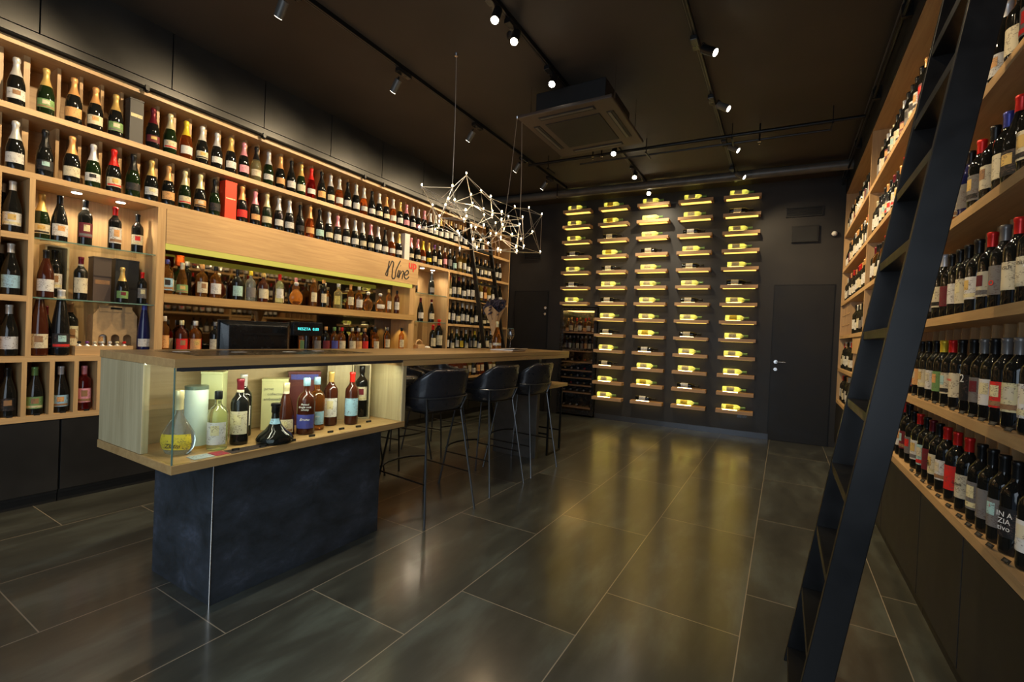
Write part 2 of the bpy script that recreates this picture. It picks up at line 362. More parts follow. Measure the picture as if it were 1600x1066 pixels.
# ---------------------------------------------------------------- bottles
C_ = dict(W=(.62, .60, .55), G=(.60, .40, .12), g=(.66, .58, .32), O=(.66, .34, .12), S=(.55, .55, .56), R=(.62, .02, .015), P=(.75, .30, .36),
          K=(.012, .012, .012), D=(.14, .012, .02), B=(.06, .07, .32), V=(.16, .05, .22), Y=(.80, .58, .04), N=(.16, .30, .10), C=(.60, .53, .36),
          A=(.16, .15, .14), T=(.35, .55, .52), L=(.30, .50, .62), U=(.30, .16, .07))
CN = dict(W='white', G='gold', g='pale gold', O='copper', S='silver', R='red', P='pink', K='black', D='dark red', B='blue', V='purple', Y='yellow', N='green', C='cream', A='grey', T='mint', L='light blue', U='brown')
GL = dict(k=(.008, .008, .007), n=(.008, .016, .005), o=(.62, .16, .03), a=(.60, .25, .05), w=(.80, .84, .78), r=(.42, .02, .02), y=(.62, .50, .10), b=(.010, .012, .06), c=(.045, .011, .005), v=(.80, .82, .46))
GN = dict(k='dark', n='dark green', o='rosy orange', a='amber', w='clear', r='red', y='yellow', b='dark blue', c='brown', v='yellow-green')
CLEAR = set('oawryv')
PROF = {
 'bord': dict(p=[(.030, 0), (.0365, .003), (.0378, .012), (.0378, .188), (.0345, .207), (.0235, .223), (.0152, .238), (.0140, .285), (.0158, .287), (.0158, .297), (.010, .299)], cap=[(.0150, .234), (.0152, .284), (.0168, .287), (.0168, .299), (.0150, .301)], lab=(.055, .150)),
 'burg': dict(p=[(.034, 0), (.0405, .003), (.0415, .012), (.0415, .125), (.0385, .155), (.0290, .195), (.0185, .232), (.0148, .255), (.0142, .287), (.0160, .289), (.0160, .298), (.01, .299)], cap=[(.0160, .245), (.0155, .287), (.0168, .289), (.0168, .300), (.015, .302)], lab=(.04, .115)),
 'champ': dict(p=[(.036, 0), (.0435, .003), (.0445, .012), (.0445, .130), (.0415, .155), (.0320, .192), (.0215, .225), (.0158, .252), (.0150, .285), (.0178, .289), (.0178, .303), (.0165, .310), (.010, .314)], cap=[(.0325, .193), (.0225, .224), (.0168, .252), (.0160, .283), (.0192, .289), (.0192, .304), (.0172, .313), (.010, .317)], lab=(.04, .105)),
 'hock': dict(p=[(.030, 0), (.0365, .003), (.0375, .012), (.0375, .12), (.033, .18), (.0235, .25), (.0158, .30), (.0145, .33), (.016, .332), (.016, .34), (.01, .342)], cap=[(.0162, .292), (.0155, .33), (.017, .333), (.017, .343), (.015, .345)], lab=(.04, .115)),
 'whisky': dict(p=[(.036, 0), (.0415, .003), (.0425, .012), (.0425, .155), (.0400, .176), (.0290, .196), (.0170, .206), (.0140, .215), (.0135, .245), (.015, .247), (.015, .252)], cap=[(.0158, .236), (.0168, .238), (.0168, .272), (.0155, .275)], lab=(.035, .125)),
 'square': dict(p=[(.034, 0), (.0375, .003), (.0385, .012), (.0385, .165), (.0355, .182), (.020, .198), (.0140, .208), (.0135, .245), (.015, .247), (.015, .252)], cap=[(.0155, .238), (.0165, .24), (.0165, .272), (.015, .275)], lab=(.03, .125), sup=5),
 'slim': dict(p=[(.028, 0), (.033, .003), (.034, .012), (.034, .20), (.031, .218), (.020, .232), (.0140, .242), (.0135, .275), (.015, .277), (.015, .282)], cap=[(.0155, .262), (.0165, .264), (.0165, .30), (.015, .303)], lab=(.05, .15)),
 'round': dict(p=[(.020, 0), (.032, .004), (.052, .030), (.060, .062), (.056, .092), (.040, .120), (.020, .136), (.0135, .146), (.0130, .165), (.015, .167), (.015, .172)], cap=[(.013, .172), (.014, .176), (.020, .186), (.020, .198), (.012, .206)], lab=(.040, .085), sx=.55),
 'decanter': dict(p=[(.070, 0), (.084, .006), (.086, .018), (.074, .038), (.046, .062), (.028, .088), (.019, .115), (.0165, .145), (.0165, .150)], cap=[(.0165, .143), (.020, .150), (.019, .175), (.023, .178), (.023, .190), (.018, .193)], lab=(.092, .118)),
 'pear': dict(p=[(.035, 0), (.048, .005), (.062, .03), (.068, .06), (.060, .095), (.040, .130), (.024, .155), (.0155, .175), (.0145, .225), (.016, .227), (.016, .232)], cap=[(.0162, .190), (.0162, .234), (.0175, .236), (.0172, .270), (.016, .272)], lab=(.025, .09), sx=.62),
 'cognac': dict(p=[(.038, 0), (.043, .003), (.044, .012), (.0425, .07), (.038, .12), (.028, .165), (.018, .200), (.0145, .215), (.0140, .240), (.0155, .242), (.0155, .248)], cap=[(.0150, .205), (.0155, .238), (.0165, .240), (.0165, .264), (.015, .266)], lab=(.02, .085)),
}
MESH = {}
for k, d in PROF.items():
    sup, sx = d.get('sup', 2), d.get('sx', 1)
    n = 20 if k in ('decanter', 'pear', 'round', 'cognac') else 16
    body = MB().lathe(d['p'], n, sup, sx)
    for mk, mt in (('d', M_gdark), ('c', M_gclear), ('w', M_gwhitewine)):
        MESH[k+mk] = body.mesh('bottle_body', mt, True, 50)
    MESH[k+'cap'] = MB().lathe(d['cap'], n, 2, 1).mesh('capsule', M_cap, True, 50)
    z0, z1 = d['lab']
    def rad(z, P=d['p']):
        for (ra, za), (rb, zb) in zip(P, P[1:]):
            if za <= z <= zb and zb > za: return ra+(rb-ra)*(z-za)/(zb-za)
        return P[0][0]
    zs = [z0+(z1-z0)*i/4 for i in range(5)]
    MESH[k+'lab'] = MB().lathe([(rad(z)+.0007, z) for z in zs], 12, sup, sx, -1.15, 1.15).mesh('label', M_label, True)
    ze0, ze1 = z0+(z1-z0)*.42, z0+(z1-z0)*.86
    MESH[k+'em'] = MB().lathe([(rad(z)+.0013, z) for z in (ze0, (ze0+ze1)/2, ze1)], 6, sup, sx, -.42, .42).mesh('label_emblem', M_label, True)
    MESH[k+'em2'] = MB().lathe([(rad(z)+.0013, z) for z in (z0+(z1-z0)*.08, z0+(z1-z0)*.26)], 10, sup, sx, -1.0, 1.0).mesh('label_band', M_label, True)
    MESH[k+'neck'] = MB().lathe([(d['cap'][0][0]+.0006, d['cap'][0][1]+.005), (d['cap'][0][0]+.0006, d['cap'][0][1]+.017)], n, 2, 1, close=False).mesh('neck_band', M_label, True)
COUNT = {}
def bottle(kind, loc, face, gl, cap, lab, label, name=None, group=None, sc=1, cat='bottle', rot=None, white=False, ls=1, lz=0, band=None, em=None):
    if em is None and lab and not white and math.dist(loc[:2], (0, 0)) < 4.75 and random.random() < .75:
        em = random.choice([q for q in 'UgGCOTUgGCOTKRD' if q != lab])
    if name is None:
        name = {'champ': 'champagne_bottle', 'bord': 'wine_bottle', 'burg': 'wine_bottle', 'hock': 'wine_bottle', 'slim': 'wine_bottle'}.get(kind, 'spirits_bottle')
    mk = 'w' if white else ('c' if gl in CLEAR else 'd')
    b = inst(MESH[kind+mk], name, None, loc, rot or (0, 0, face), GL[gl]); b.scale = (sc, sc, sc)
    if cap: inst(MESH[kind+'cap'], 'capsule', b, color=C_[cap])
    if lab:
        q = inst(MESH[kind+'lab'], 'label', b, color=C_[lab])
        if ls != 1:
            zc = sum(PROF[kind]['lab'])/2; q.scale = (1, 1, ls); q.location.z = zc*(1-ls)+lz
        elif lz: q.location.z = lz
    if lab and em:
        e1 = inst(MESH[kind+'em'], 'label_emblem', q, color=C_[em])
        if random.random() < .6: inst(MESH[kind+'em2'], 'label_band', q, color=C_[random.choice('KUgRA')])
    if band: inst(MESH[kind+'neck'], 'neck_band', b, color=C_[band])
    tag(b, label, cat, group); COUNT[name] = COUNT.get(name, 0)+1
    return b
def describe(kind, gl, cap, lab):
    kd = {'champ': 'champagne bottle', 'bord': 'wine bottle', 'burg': 'wine bottle', 'hock': 'wine bottle', 'slim': 'wine bottle', 'round': 'round bottle', 'square': 'square bottle'}.get(kind, 'bottle')
    return '%s-topped %s %s' % (CN[cap].replace(' ', '-'), GN[gl], kd) + (', %s label' % CN[lab] if lab else '')

def card_box(name, label, cat, loc, dx, dy, dz, col, rz=0, parts=(), mat=None, group=None):
    r = empty(name, loc, rz); tag(r, label, cat, group)
    o = MB().box(-dx/2, dx/2, -dy/2, dy/2, 0, dz-.01).build('box_body', mat or M_plaincard, r, bevel=.002); o.color = (*col, 1)
    o = MB().box(-dx/2-.001, dx/2+.001, -dy/2-.001, dy/2+.001, dz-.0095, dz).build('lid', mat or M_plaincard, r); o.color = (*[min(1, c*1.15) for c in col], 1)
    for z0, z1, c in parts:
        o = MB().box(dx/2+.0005, dx/2+.0012, -dy*.42, dy*.42, z0, z1).build('printed_patch', M_card, r); o.color = (*c, 1)
    return r

# ---------------------------------------------------------------- left rack
T = [.605, .995, 1.385, 1.78, 2.175, 2.575]; SOF = 2.945; XB = -4.55; TH = .038
def base_unit(x0, x1, y0, y1, name, lab):
    pass
# base cupboards
for i, (a, b) in enumerate(((-.3, .42), (.425, 1.165), (1.17, 2.4), (2.405, 3.6), (3.605, 4.8), (4.805, 5.9), (5.905, 6.95))):
    r = empty('base_cupboard', (XB, a, 0)); d = b-a
    where = ['at its near end', 'at the photo left edge', 'just left of the bar block', 'behind the bar block', 'behind the bar stools', 'beyond the bar stools', 'at the far end'][i]
    tag(r, 'black flat-fronted base cupboard of the left rack, '+where, 'cupboard', None)
    bx('carcass', M_cab, 0, XL-XB-.024, 0, d, .06, T[0]-TH-.001, r)
    bx('door', M_cab, XL-XB-.023, XL-XB-.004, .003, d-.003, .085, T[0]-TH-.004, r, bevel=.001)
    bx('kick_board', M_kick, .02, XL-XB-.03, 0, d, 0, .059, r)

def rack(name, lab, cat='rack'):
    r = empty(name, (0, 0, 0)); tag(r, lab, cat); return r
Y0, Y1 = -.45, 6.955
up_ = rack('bottle_rack', 'long oak rack of two bottle rows across the top of the left wall')
bx('back_panel', M_oak, XB-.015, XB, Y0, Y1, T[4], SOF+.03, up_)
for z in (T[4], T[5]): bx('shelf', M_oak, XB, XL, Y0, Y1, z-TH, z, up_)
bx('soffit', M_oak, XB, XL, Y0, Y1+.02, SOF, SOF+.038, up_)
bx('end_panel', M_oakz, XB, XL, Y1, Y1+.022, T[4]-TH, SOF, up_)
DIV = [.865, .985]+[1.718+.1155*k for k in range(-5, 45)]
PIT = .1155
for zi in (4, 5):
    zt = T[5]-TH if zi == 4 else SOF
    me = MB().box(-.0085, .0085, 0, 1, 0, 1)
    for j, y in enumerate(DIV):
        if y > Y1-.03: continue
        w = .03 if j < 2 or j in (16, 26) else .018
        if y > 3: w = .015
        bx('divider', M_oakz, XB, XL-.125, y-w/2, y+w/2, T[zi], zt, up_)
CELL = [(DIV[j]+DIV[j+1])/2 for j in range(len(DIV)-1)]
# tokens: kind? cap label glass ; '-' empty ; '#' a carton
ROW_TOP = 'W.W.k G.N.n O.O.k O.C.k G.N.k # D.D.k g.C.n Y.W.o W.C.k S.W.k G.W.k P.P.k K.C.v S.W.n O.O.k K.W.k G.C.n R.W.r K.O.k S.C.k W.W.o K.W.k W.W.k W.W.o K.W.k W.C.k O.C.k W.W.o G.W.k P.P.k S.W.k S.P.k P.W.k S.W.k W.W.n G.W.k C.W.k G.W.k S.W.k G.W.k S.W.k W.W.k K.W.k G.C.k S.W.n'.split()
ROW_2ND = 'W.W.k K.K.k O.C.k S.W.n R.C.k K.K.n G.W.k O.O.k g.C.n g.O.k K.K.n # O.R.k P.O.k g.C.n S.W.k S.W.k K.K.k O.O.o K.T.k S.C.k P.W.k S.W.k S.W.k W.C.k P.C.k S.W.k K.W.k W.W.o G.W.k # P.C.k P.C.k Y.W.o G.Y.k V.C.k W.C.k W.P.c S.A.k K.T.k K.C.y K.W.y K.W.k K.W.k K.C.k K.W.k S.C.k K.W.k W.C.y K.W.k S.W.k'.split()
for zi, row, sh in ((5, ROW_TOP, 'top shelf'), (4, ROW_2ND, 'second shelf')):
    n = 0
    for j, tk in enumerate(row):
        if j >= len(CELL): break
        y = CELL[j]
        if y > Y1-.03: break
        n += 1
        if tk == '#':
            if zi == 5: card_box('gift_carton', 'dark grey gift carton among champagne bottles on the left top shelf', 'carton', (XL-.07, y, T[5]+.001), .085, .085, .325, (.05, .048, .045), parts=((.19, .215, C_['g']),))
            elif j == 11: card_box('gift_carton', 'tall red-orange gift carton on the left wall above the wooden panel', 'carton', (XL-.07, y, T[4]+.001), .095, .098, .325, (.70, .045, .012), parts=((.17, .18, C_['g']),))
            else: card_box('gift_carton', 'tall white gift carton on the left wall above the shop name', 'carton', (XL-.06, y, T[4]+.001), .09, .09, .33, (.62, .58, .55), parts=((.2, .23, C_['W']),))
            continue
        cap, lab, gl = tk.split('.')
        kd = 'champ'
        if zi == 4 and j > 34: kd = 'bord' if j % 3 else 'burg'
        if zi == 5 and j > 36: kd = 'burg' if j % 2 else 'bord'
        desc = '%s-topped %s bottle, %s label' % (CN[cap].replace(' ', '-'), GN[gl].replace(' ', '-'), CN[lab].replace(' ', '-'))
        bottle(kd, (XL-.055+random.uniform(-.006, .004), y+random.uniform(-.002, .002), T[zi]+.001), random.uniform(-.3, -.05), gl, cap, lab, '%s, %s from left on the left wall %s' % (desc, ORD(n), sh),
               group='bottles on the left wall '+sh, sc=random.uniform(.97, 1.02), ls=random.choice((1, 1, .8, .9)), name='champagne_bottle' if kd == 'champ' else 'wine_bottle')
# red bags standing behind bottles on both rows
card_box('gift_carton', 'red-orange gift carton behind the bottles right of the tall red one', 'carton', (XB+.06, 2.584, T[4]+.001), .09, .088, .29, (.70, .045, .012))
card_box('gift_carton', 'red gift carton behind the pink bottle, left wall second shelf', 'carton', (XB+.06, 2.4685, T[4]+.001), .09, .088, .28, (.66, .04, .012))
card_box('gift_carton', 'pale grey gift carton behind a bottle, left wall second shelf', 'carton', (XB+.06, 2.815, T[4]+.001), .09, .08, .28, (.45, .42, .38))
card_box('gift_carton', 'pink-red gift carton behind bottles on the left wall top shelf', 'carton', (XB+.06, 3.046, T[5]+.001), .09, .088, .30, (.60, .02, .10))
card_box('gift_carton', 'crimson gift carton behind a red bottle on the left top shelf', 'carton', (XB+.06, 3.1615, T[5]+.001), .09, .088, .29, (.55, .03, .07))

# left lower unit: a column of cells and a niche with two glass shelves
lu = rack('shelving_unit', 'oak unit at the left edge with cells and two glass shelves', 'shelving')
bx('back_panel', M_oakz, XB-.015, XB, Y0, 1.705, T[0], T[4]-TH, lu)
for z in (T[2], T[3]): bx('shelf', M_oak, XB, XL, Y0, .985, z-TH, z, lu)
for z in (T[0], T[1]): bx('shelf', M_oak, XB, XL, Y0, 1.705, z-TH, z, lu)
bx('side_panel', M_oakz, XB, XL, .985, 1.012, T[1], T[4]-TH, lu)
for y in (.985, 1.117, 1.24, 1.365, 1.49, 1.61): bx('divider', M_oakz, XB, XL, y-.012, y+.012, T[0], T[1]-TH, lu)
for y in (.86, .73, .6, .47): bx('divider', M_oakz, XB, XL, y-.01, y+.01, T[0], T[1]-TH, lu)
bx('side_panel', M_oakz, XB, XL, .84, .862, T[1], T[4]-TH, lu)
bx('side_panel', M_oakz, XB, XL, 1.69, 1.745, T[1], T[4]-TH, lu)
for z in (T[2]-.004, T[3]-.012): bx('glass_shelf', M_pane, XB, XL-.015, 1.014, 1.688, z-.008, z, lu); 
for z in (T[2]-.004, T[3]-.012): bx('glass_edge', M_paneedge, XL-.0148, XL-.0135, 1.014, 1.688, z-.008, z, lu)
GN_ = 'bottles on the left glass-shelf niche'
def downlight(x, y, z, lab):
    r = empty('downlight', (x, y, z)); tag(r, lab, 'lamp')
    MB().lathe([(.034, -.004), (.034, 0)], 20).build('ring', M_chrome, r, True)
    MB().lathe([(.028, -.006), (.028, -.0042)], 20).build('lens', M_disc2, r)
    spot((x, y, z-.012), (x-.05, y, z-1), 9, (1, .84, .6), 150, .6, .02)
downlight(-4.33, 1.25, T[4]-TH-.0005, 'bright downlight in the left niche, the one nearer the photo edge')
downlight(-4.33, 1.50, T[4]-TH-.0005, 'bright downlight in the left niche, the one nearer the wine panel')
zt = T[3]-.011; zm = T[2]-.003
X1 = -4.33
def nb(kind, x, y, z, gl, cap, lab, label, **k): return bottle(kind, (x, y, z), k.pop('face', random.uniform(-.3, 0)), gl, cap, lab, label, **k)
nb('champ', X1, 1.075, zt, 'n', 'G', 'C', 'green bottle with gold foil at left of the left niche upper glass shelf', sc=.98)
nb('burg', X1, 1.165, zt, 'k', 'K', 'W', 'black-topped sloping bottle with white label on the left niche upper glass', sc=1.06)
nb('bord', X1, 1.30, zt, 'k', 'K', 'D', 'bottle with dark red and white label under the first niche downlight', sc=1.08, band='W')
nb('bord', X1, 1.47, zt, 'k', 'R', 'W', 'red-topped bottle with big white label on the left niche upper glass', sc=1.06, ls=1.15)
nb('bord', X1, 1.61, zt, 'k', 'K', 'C', 'black-topped bottle with round red-edged label at right of upper glass', sc=1.0, ls=.8)
nb('burg', -4.255, 1.085, zm, 'c', 'K', 'W', 'brown bottle with white label in front of the wooden case, left niche', sc=1.05)
nb('bord', X1, 1.285, zm, 'k', 'D', 'C', 'dark-red-topped bottle with cream label on the left niche middle glass', sc=1.02, ls=1.1, band='C')
nb('champ', -4.30, 1.515, zm, 'k', 'G', 'N', 'gold-topped bottle with green label before the dark carton, left niche', sc=.84)
nb('bord', -4.30, 1.64, zm, 'k', 'R', 'A', 'small red-topped bottle with grey label at right of middle glass', sc=.82)
# wooden wine case on its end, open front, bottle inside
r = empty('wooden_case', (-4.40, 1.165, zm)); tag(r, 'open pale wooden wine case standing upright on the left niche middle glass', 'case')
MB().box(-.06, .05, -.062, -.052, 0, .365).box(-.06, .05, .052, .062, 0, .365).box(-.06, .05, -.052, .052, .355, .365).box(-.06, .05, -.052, .052, 0, .01).build('frame', M_oakpale, r)
bx('back_board', M_oakpale, -.068, -.06, -.062, .062, 0, .365, r)
nb('bord', -4.395, 1.165, zm+.012, 'k', 'K', 'W', 'black-topped bottle standing inside the open wooden case, left niche', sc=1.08)
card_box('gift_carton', 'brown gift carton with small gold crest on the left niche middle glass', 'carton', (-4.42, 1.42, zm), .1, .105, .33, (.10, .07, .055), parts=((.13, .16, C_['U']),))
card_box('gift_carton', 'glossy black gift carton behind two small bottles in the left niche', 'carton', (-4.47, 1.59, zm), .09, .15, .34, (.035, .033, .032))
nb('hock', -4.27, 1.065, T[1]+.001, 'c', 'W', 'C', 'tall brown bottle with cream label at left on the niche floor', sc=1.25)
nb('burg', -4.36, 1.115, T[1]+.001, 'k', 'D', 'W', 'dark-red-topped bottle between two tall bottles on the niche floor', sc=1.1)
nb('hock', -4.27, 1.17, T[1]+.001, 'k', 'W', 'K', 'tall black bottle with white cap and crest collar, left niche floor', sc=1.3, band='C')
nb('bord', -4.42, 1.26, T[1]+.001, 'k', 'U', 'C', 'brown-topped bottle with horse label at left of the small cork tray', sc=1.22, ls=1.3)
nb('hock', -4.30, 1.66, T[1]+.001, 'b', 'B', 'W', 'tall blue bottle with wave-pattern label left of the bar mirror', sc=1.15, ls=.7)
# stopper tray
r = empty('stopper_tray', (-4.28, 1.40, T[1]+.001)); tag(r, 'low wooden tray holding little bottle stoppers on the left niche floor', 'tray')
MB().box(-.06, .06, -.165, .165, 0, .008).box(.052, .06, -.165, .165, .008, .065).box(-.06, -.052, -.165, .165, .008, .065).box(-.052, .052, -.165, -.157, .008, .065).box(-.052, .052, .157, .165, .008, .065).build('tray_box', M_oak, r)
bx('tray_insert', M_oak, -.0518, .0518, -.1568, .1568, .008, .06, r)
for i, (c, nm) in enumerate((('K', 'black'), ('V', 'purple-grey'), ('C', 'cream'), ('W', 'white'), ('S', 'silver'), ('g', 'pale gold'), ('R', 'red-topped'))):
    s_ = empty('bottle_stopper', (-4.27, 1.27+i*.043, T[1]+.0622)); tag(s_, '%s bottle stopper standing in the low wooden tray' % nm, 'stopper', 'stoppers in the wooden tray')
    inst(MB().lathe([(.016, 0), (.015, .006), (.006, .014), (.005, .018)], 10).mesh('skirt', M_cap, True), 'skirt', s_, color=C_['W'])
    inst(MB().lathe([(.004, .018), (.011, .022), (.012, .03), (.007, .036)], 10).mesh('knob', M_cap, True), 'knob', s_, color=C_[c])
# kraft three-bottle carrier
r = empty('bottle_carrier', (-4.46, 1.52, T[1]+.001)); tag(r, 'brown cardboard three-bottle carrier with handle and arched windows', 'carton')
def arch_panel(w, h, thick, holes):
    bm = bmesh.new(); import itertools
    loops = [[(-w/2, 0), (w/2, 0), (w/2, h*.80), (w/2-.03, h*.93), (w/2-.05, h), (-w/2+.05, h), (-w/2+.03, h*.93), (-w/2, h*.80)]]
    for hx, hz, hw, hh in holes:
        loops.append([(hx-hw/2, hz)]+[(hx+hw/2, hz)]+[(hx+hw/2*math.cos(a), hz+hh-hw/2+hw/2*math.sin(a)) for a in [PI*k/8 for k in range(9)]])
    edges = []
    for lp in loops:
        vs = [bm.verts.new((0, a, b)) for a, b in lp]; edges += [bm.edges.new((vs[i], vs[(i+1) % len(vs)])) for i in range(len(vs))]
    bmesh.ops.triangle_fill(bm, use_beauty=True, use_dissolve=False, edges=edges)
    g = bmesh.ops.extrude_face_region(bm, geom=bm.faces[:]); bmesh.ops.translate(bm, vec=(thick, 0, 0), verts=[v for v in g['geom'] if isinstance(v, bmesh.types.BMVert)])
    bmesh.ops.recalc_face_normals(bm, faces=bm.faces[:])
    me = bpy.data.meshes.new('front_panel'); bm.to_mesh(me); bm.free(); return me
me = arch_panel(.27, .36, .003, [(-.075, .045, .052, .10), (0, .045, .052, .10), (.075, .045, .052, .10)]); me.materials.append(M_kraft)
inst(me, 'front_panel', r, (.05, 0, 0))
MB().box(-.05, .05, -.135, -.132, 0, .29).box(-.05, .05, .132, .135, 0, .29).box(-.05, -.047, -.132, .132, 0, .29).box(-.047, .05, -.132, .132, 0, .003).build('carton_sides', M_kraft, r)
MB().box(.054, .057, -.10, .10, .315, .36).build('handle', M_kraft, r)
bx('handle_slot', M_kick, .0575, .0585, -.035, .035, .335, .350, r)
nb('bord', -4.455, 1.445, T[1]+.006, 'k', 'W', 'W', 'white-labelled bottle inside the cardboard carrier, left window', sc=.9)
# column of cells at the very left
COLB = [(3, 'W', 'W', 'k', 'burg', 'upper'), (2, 'W', 'L', 'k', 'burg', 'middle'), (1, 'W', 'S', 'k', 'burg', 'lower')]
for t_, cap, lab, gl, kd, nm in COLB:
    y = .925; nb(kd, -4.27, y, T[t_]+.001, gl, cap, lab, 'front %s-labelled bottle in the %s cell at the photo left edge' % (CN[lab], nm), sc=1.08, name='wine_bottle')
    if t_ != 1: nb(kd, -4.40, y-.02, T[t_]+.001, gl, cap, 'W', 'bottle standing behind the front one in the %s left edge cell' % nm, sc=1.08)
for y, cap, lab, gl, kd in ((.925, 'K', 'K', 'k', 'burg'), (1.05, 'N', 'N', 'k', 'burg'), (1.178, 'S', 'L', 'k', 'burg'), (1.302, 'P', 'P', 'r', 'bord')):
    nb(kd, -4.265, y, T[0]+.001, gl, cap, lab, '%s-topped bottle with %s label on the lowest left shelf by the bar block' % (CN[cap], CN[lab]), sc=1.04, group='bottles on the lowest left shelf')
nb('burg', -4.38, 1.15, T[0]+.001, 'k', 'S', 'L', 'silver-topped bottle half hidden behind another on the lowest left shelf', sc=1.04)
for i, y in enumerate((.925, 1.05, 1.178, 1.302)):
    t_ = MB().box(-.001, .002, -.014, .014, 0, .012).build('price_tag', M_tag); t_.location = (XL-.004, y, T[0]+.001); tag(t_, 'tiny black price tag below the %s bottle, lowest left shelf' % ['black-topped', 'green-topped', 'silver-topped', 'pink-topped'][i], 'price tag', 'price tags on the lowest left shelf')

# middle: wooden panel with the shop name above the mirrored back bar
mu = rack('back_bar', 'mirrored oak back bar niche with one shelf behind the monitor', 'shelving')
PY0, PY1 = 1.747, 4.635
bx('name_panel', M_oak, XL-.03, XL+.004, PY0, PY1, 1.868, T[4]-TH-.001, mu, bevel=.001)
bx('niche_ceiling', M_oak, XB, XL-.031, PY0, 4.53, 1.905, 1.93, mu)
bx('glow_strip', M_glowband, XL-.03, XL+.002, PY0, PY1-.1, 1.822, 1.8675, mu)  # panel's underside chamfer, its lit look comes from its own glow
bx('mirror', M_mirror, XB, XB+.006, PY0, 4.528, T[1], 1.904, mu)
bx('shelf', M_bar, XB+.007, XL, PY0, 4.6, 1.407, 1.475, mu)
bx('counter_shelf', M_oak, XB, XL, 1.706, 5.272, T[1]-TH, T[1], mu)
bx('side_panel', M_oakz, XB, XL-.032, 4.53, 4.635, T[1], 1.905, mu)
bx('lower_divider', M_oakz, XB, XL, 2.9, 2.92, T[0], T[1]-TH, mu)
bx('lower_shelf', M_oak, XB, XL, 1.706, 5.272, T[0]-TH, T[0], mu)
bx('lower_back', M_cab, XB-.015, XB, 1.706, 5.272, T[0], T[1]-TH, mu)
for k_ in range(9):
    spot((XL-.12, 1.95+k_*.29, 1.895), (XL-.22, 1.95+k_*.29, 1.0), 2.6, (1, .80, .36), 130, .5, .006)
for y_ in (4.42, 4.22):
    spot((XL-.16, y_, 1.398), (XL-.16, y_+.03, 1), 4, (1, .72, .25), 80, .5, .01)
# sign lettering
sg = empty('shop_sign', (XL+.0045, 4.07, 1.9)); tag(sg, 'handwritten black and red shop name on the wooden panel', 'sign')
def stroke(name, pts, mat, w=.0085):
    c = bpy.data.curves.new(name, 'CURVE'); c.dimensions = '3D'; c.bevel_depth = w; c.bevel_resolution = 1
    sp = c.splines.new('BEZIER'); sp.bezier_points.add(len(pts)-1)
    for b_, (y, z) in zip(sp.bezier_points, pts): b_.co = (0, y-4.07, z-1.9); b_.handle_left_type = b_.handle_right_type = 'AUTO'
    c.materials.append(mat); o = bpy.data.objects.new(name, c); COL.objects.link(o); o.parent = sg; o.scale = (.3, 1, 1); o.location = (.002, 0, 0)
    return o
stroke('letter_w', [(4.112, 2.107), (4.095, 2.02), (4.074, 1.926), (4.10, 2.0), (4.135, 2.07), (4.166, 2.112), (4.170, 2.0), (4.186, 1.902), (4.235, 2.02), (4.30, 2.141)], M_blacktxt)
stroke('letter_i', [(4.278, 2.021), (4.262, 1.97), (4.249, 1.927)], M_blacktxt); stroke('letter_dot', [(4.305, 2.080), (4.308, 2.076)], M_blacktxt, .011)
stroke('letter_n', [(4.304, 2.019), (4.288, 1.97), (4.278, 1.928), (4.305, 1.975), (4.360, 2.016), (4.350, 1.965), (4.339, 1.916)], M_blacktxt)
stroke('letter_e', [(4.387, 1.974), (4.430, 1.985), (4.452, 2.012), (4.438, 2.036), (4.400, 2.013), (4.378, 1.965), (4.405, 1.928), (4.435, 1.935), (4.462, 1.96)], M_blacktxt)
t_ = text('letter_up', 'up', .150, M_redtxt, (.002, .378, .170), (PI/2, 0, PI/2), sg); t_.data.offset = .004
# bottles on the bar shelf in front of the mirror
BAR1 = [(1.79, 'square', 'a', 'B', 'L'), (1.845, 'whisky', 'w', 'K', 'W'), (1.90, 'cognac', 'a', 'C', 'N'), (1.985, 'slim', 'k', 'S', None), (2.05, 'whisky', 'a', 'O', 'C'), (2.16, 'whisky', 'a', 'K', 'W'), (2.235, 'round', 'c', 'S', None),
        (2.345, 'whisky', 'k', 'K', 'T'), (2.465, 'whisky', 'w', 'Y', 'A'), (2.585, 'whisky', 'c', 'G', 'C'), (2.66, 'square', 'w', 'W', 'C'), (2.75, 'bord', 'v', 'R', 'W'), (2.82, 'cognac', 'w', 'K', 'W'),
        (2.93, 'round', 'a', 'S', None), (3.00, 'bord', 'a', 'P', 'C'), (3.13, 'slim', 'a', 'O', 'C'), (3.25, 'slim', 'k', 'O', 'C'), (3.35, 'square', 'a', 'S', 'A'), (3.44, 'square', 'v', 'S', None), (3.54, 'bord', 'a', 'W', 'C'), (3.61, 'bord', 'a', 'O', 'C'),
        (3.73, 'whisky', 'a', 'W', 'W'), (3.87, 'round', 'a', 'S', None), (4.06, 'round', 'a', 'S', 'W'), (4.20, 'slim', 'a', 'G', 'W'), (4.34, 'slim', 'c', 'K', 'W')]
ZB = 1.476
prev = 0
for i, (y, kd, gl, cap, lab) in enumerate(BAR1):
    bxx = -4.38 if (y-prev < .105 and bxx > -4.3) else -4.27; prev = y
    bottle(kd, (bxx, y, ZB), random.uniform(-.35, 0), gl, cap, lab, '%s, %s from left on the mirrored bar shelf' % (describe(kd, gl, cap, lab), ORD(i+1)), name='spirits_bottle', group='spirits on the mirrored bar shelf', sc={'round': 1.12, 'bord': .95, 'slim': .97}.get(kd, 1.0))
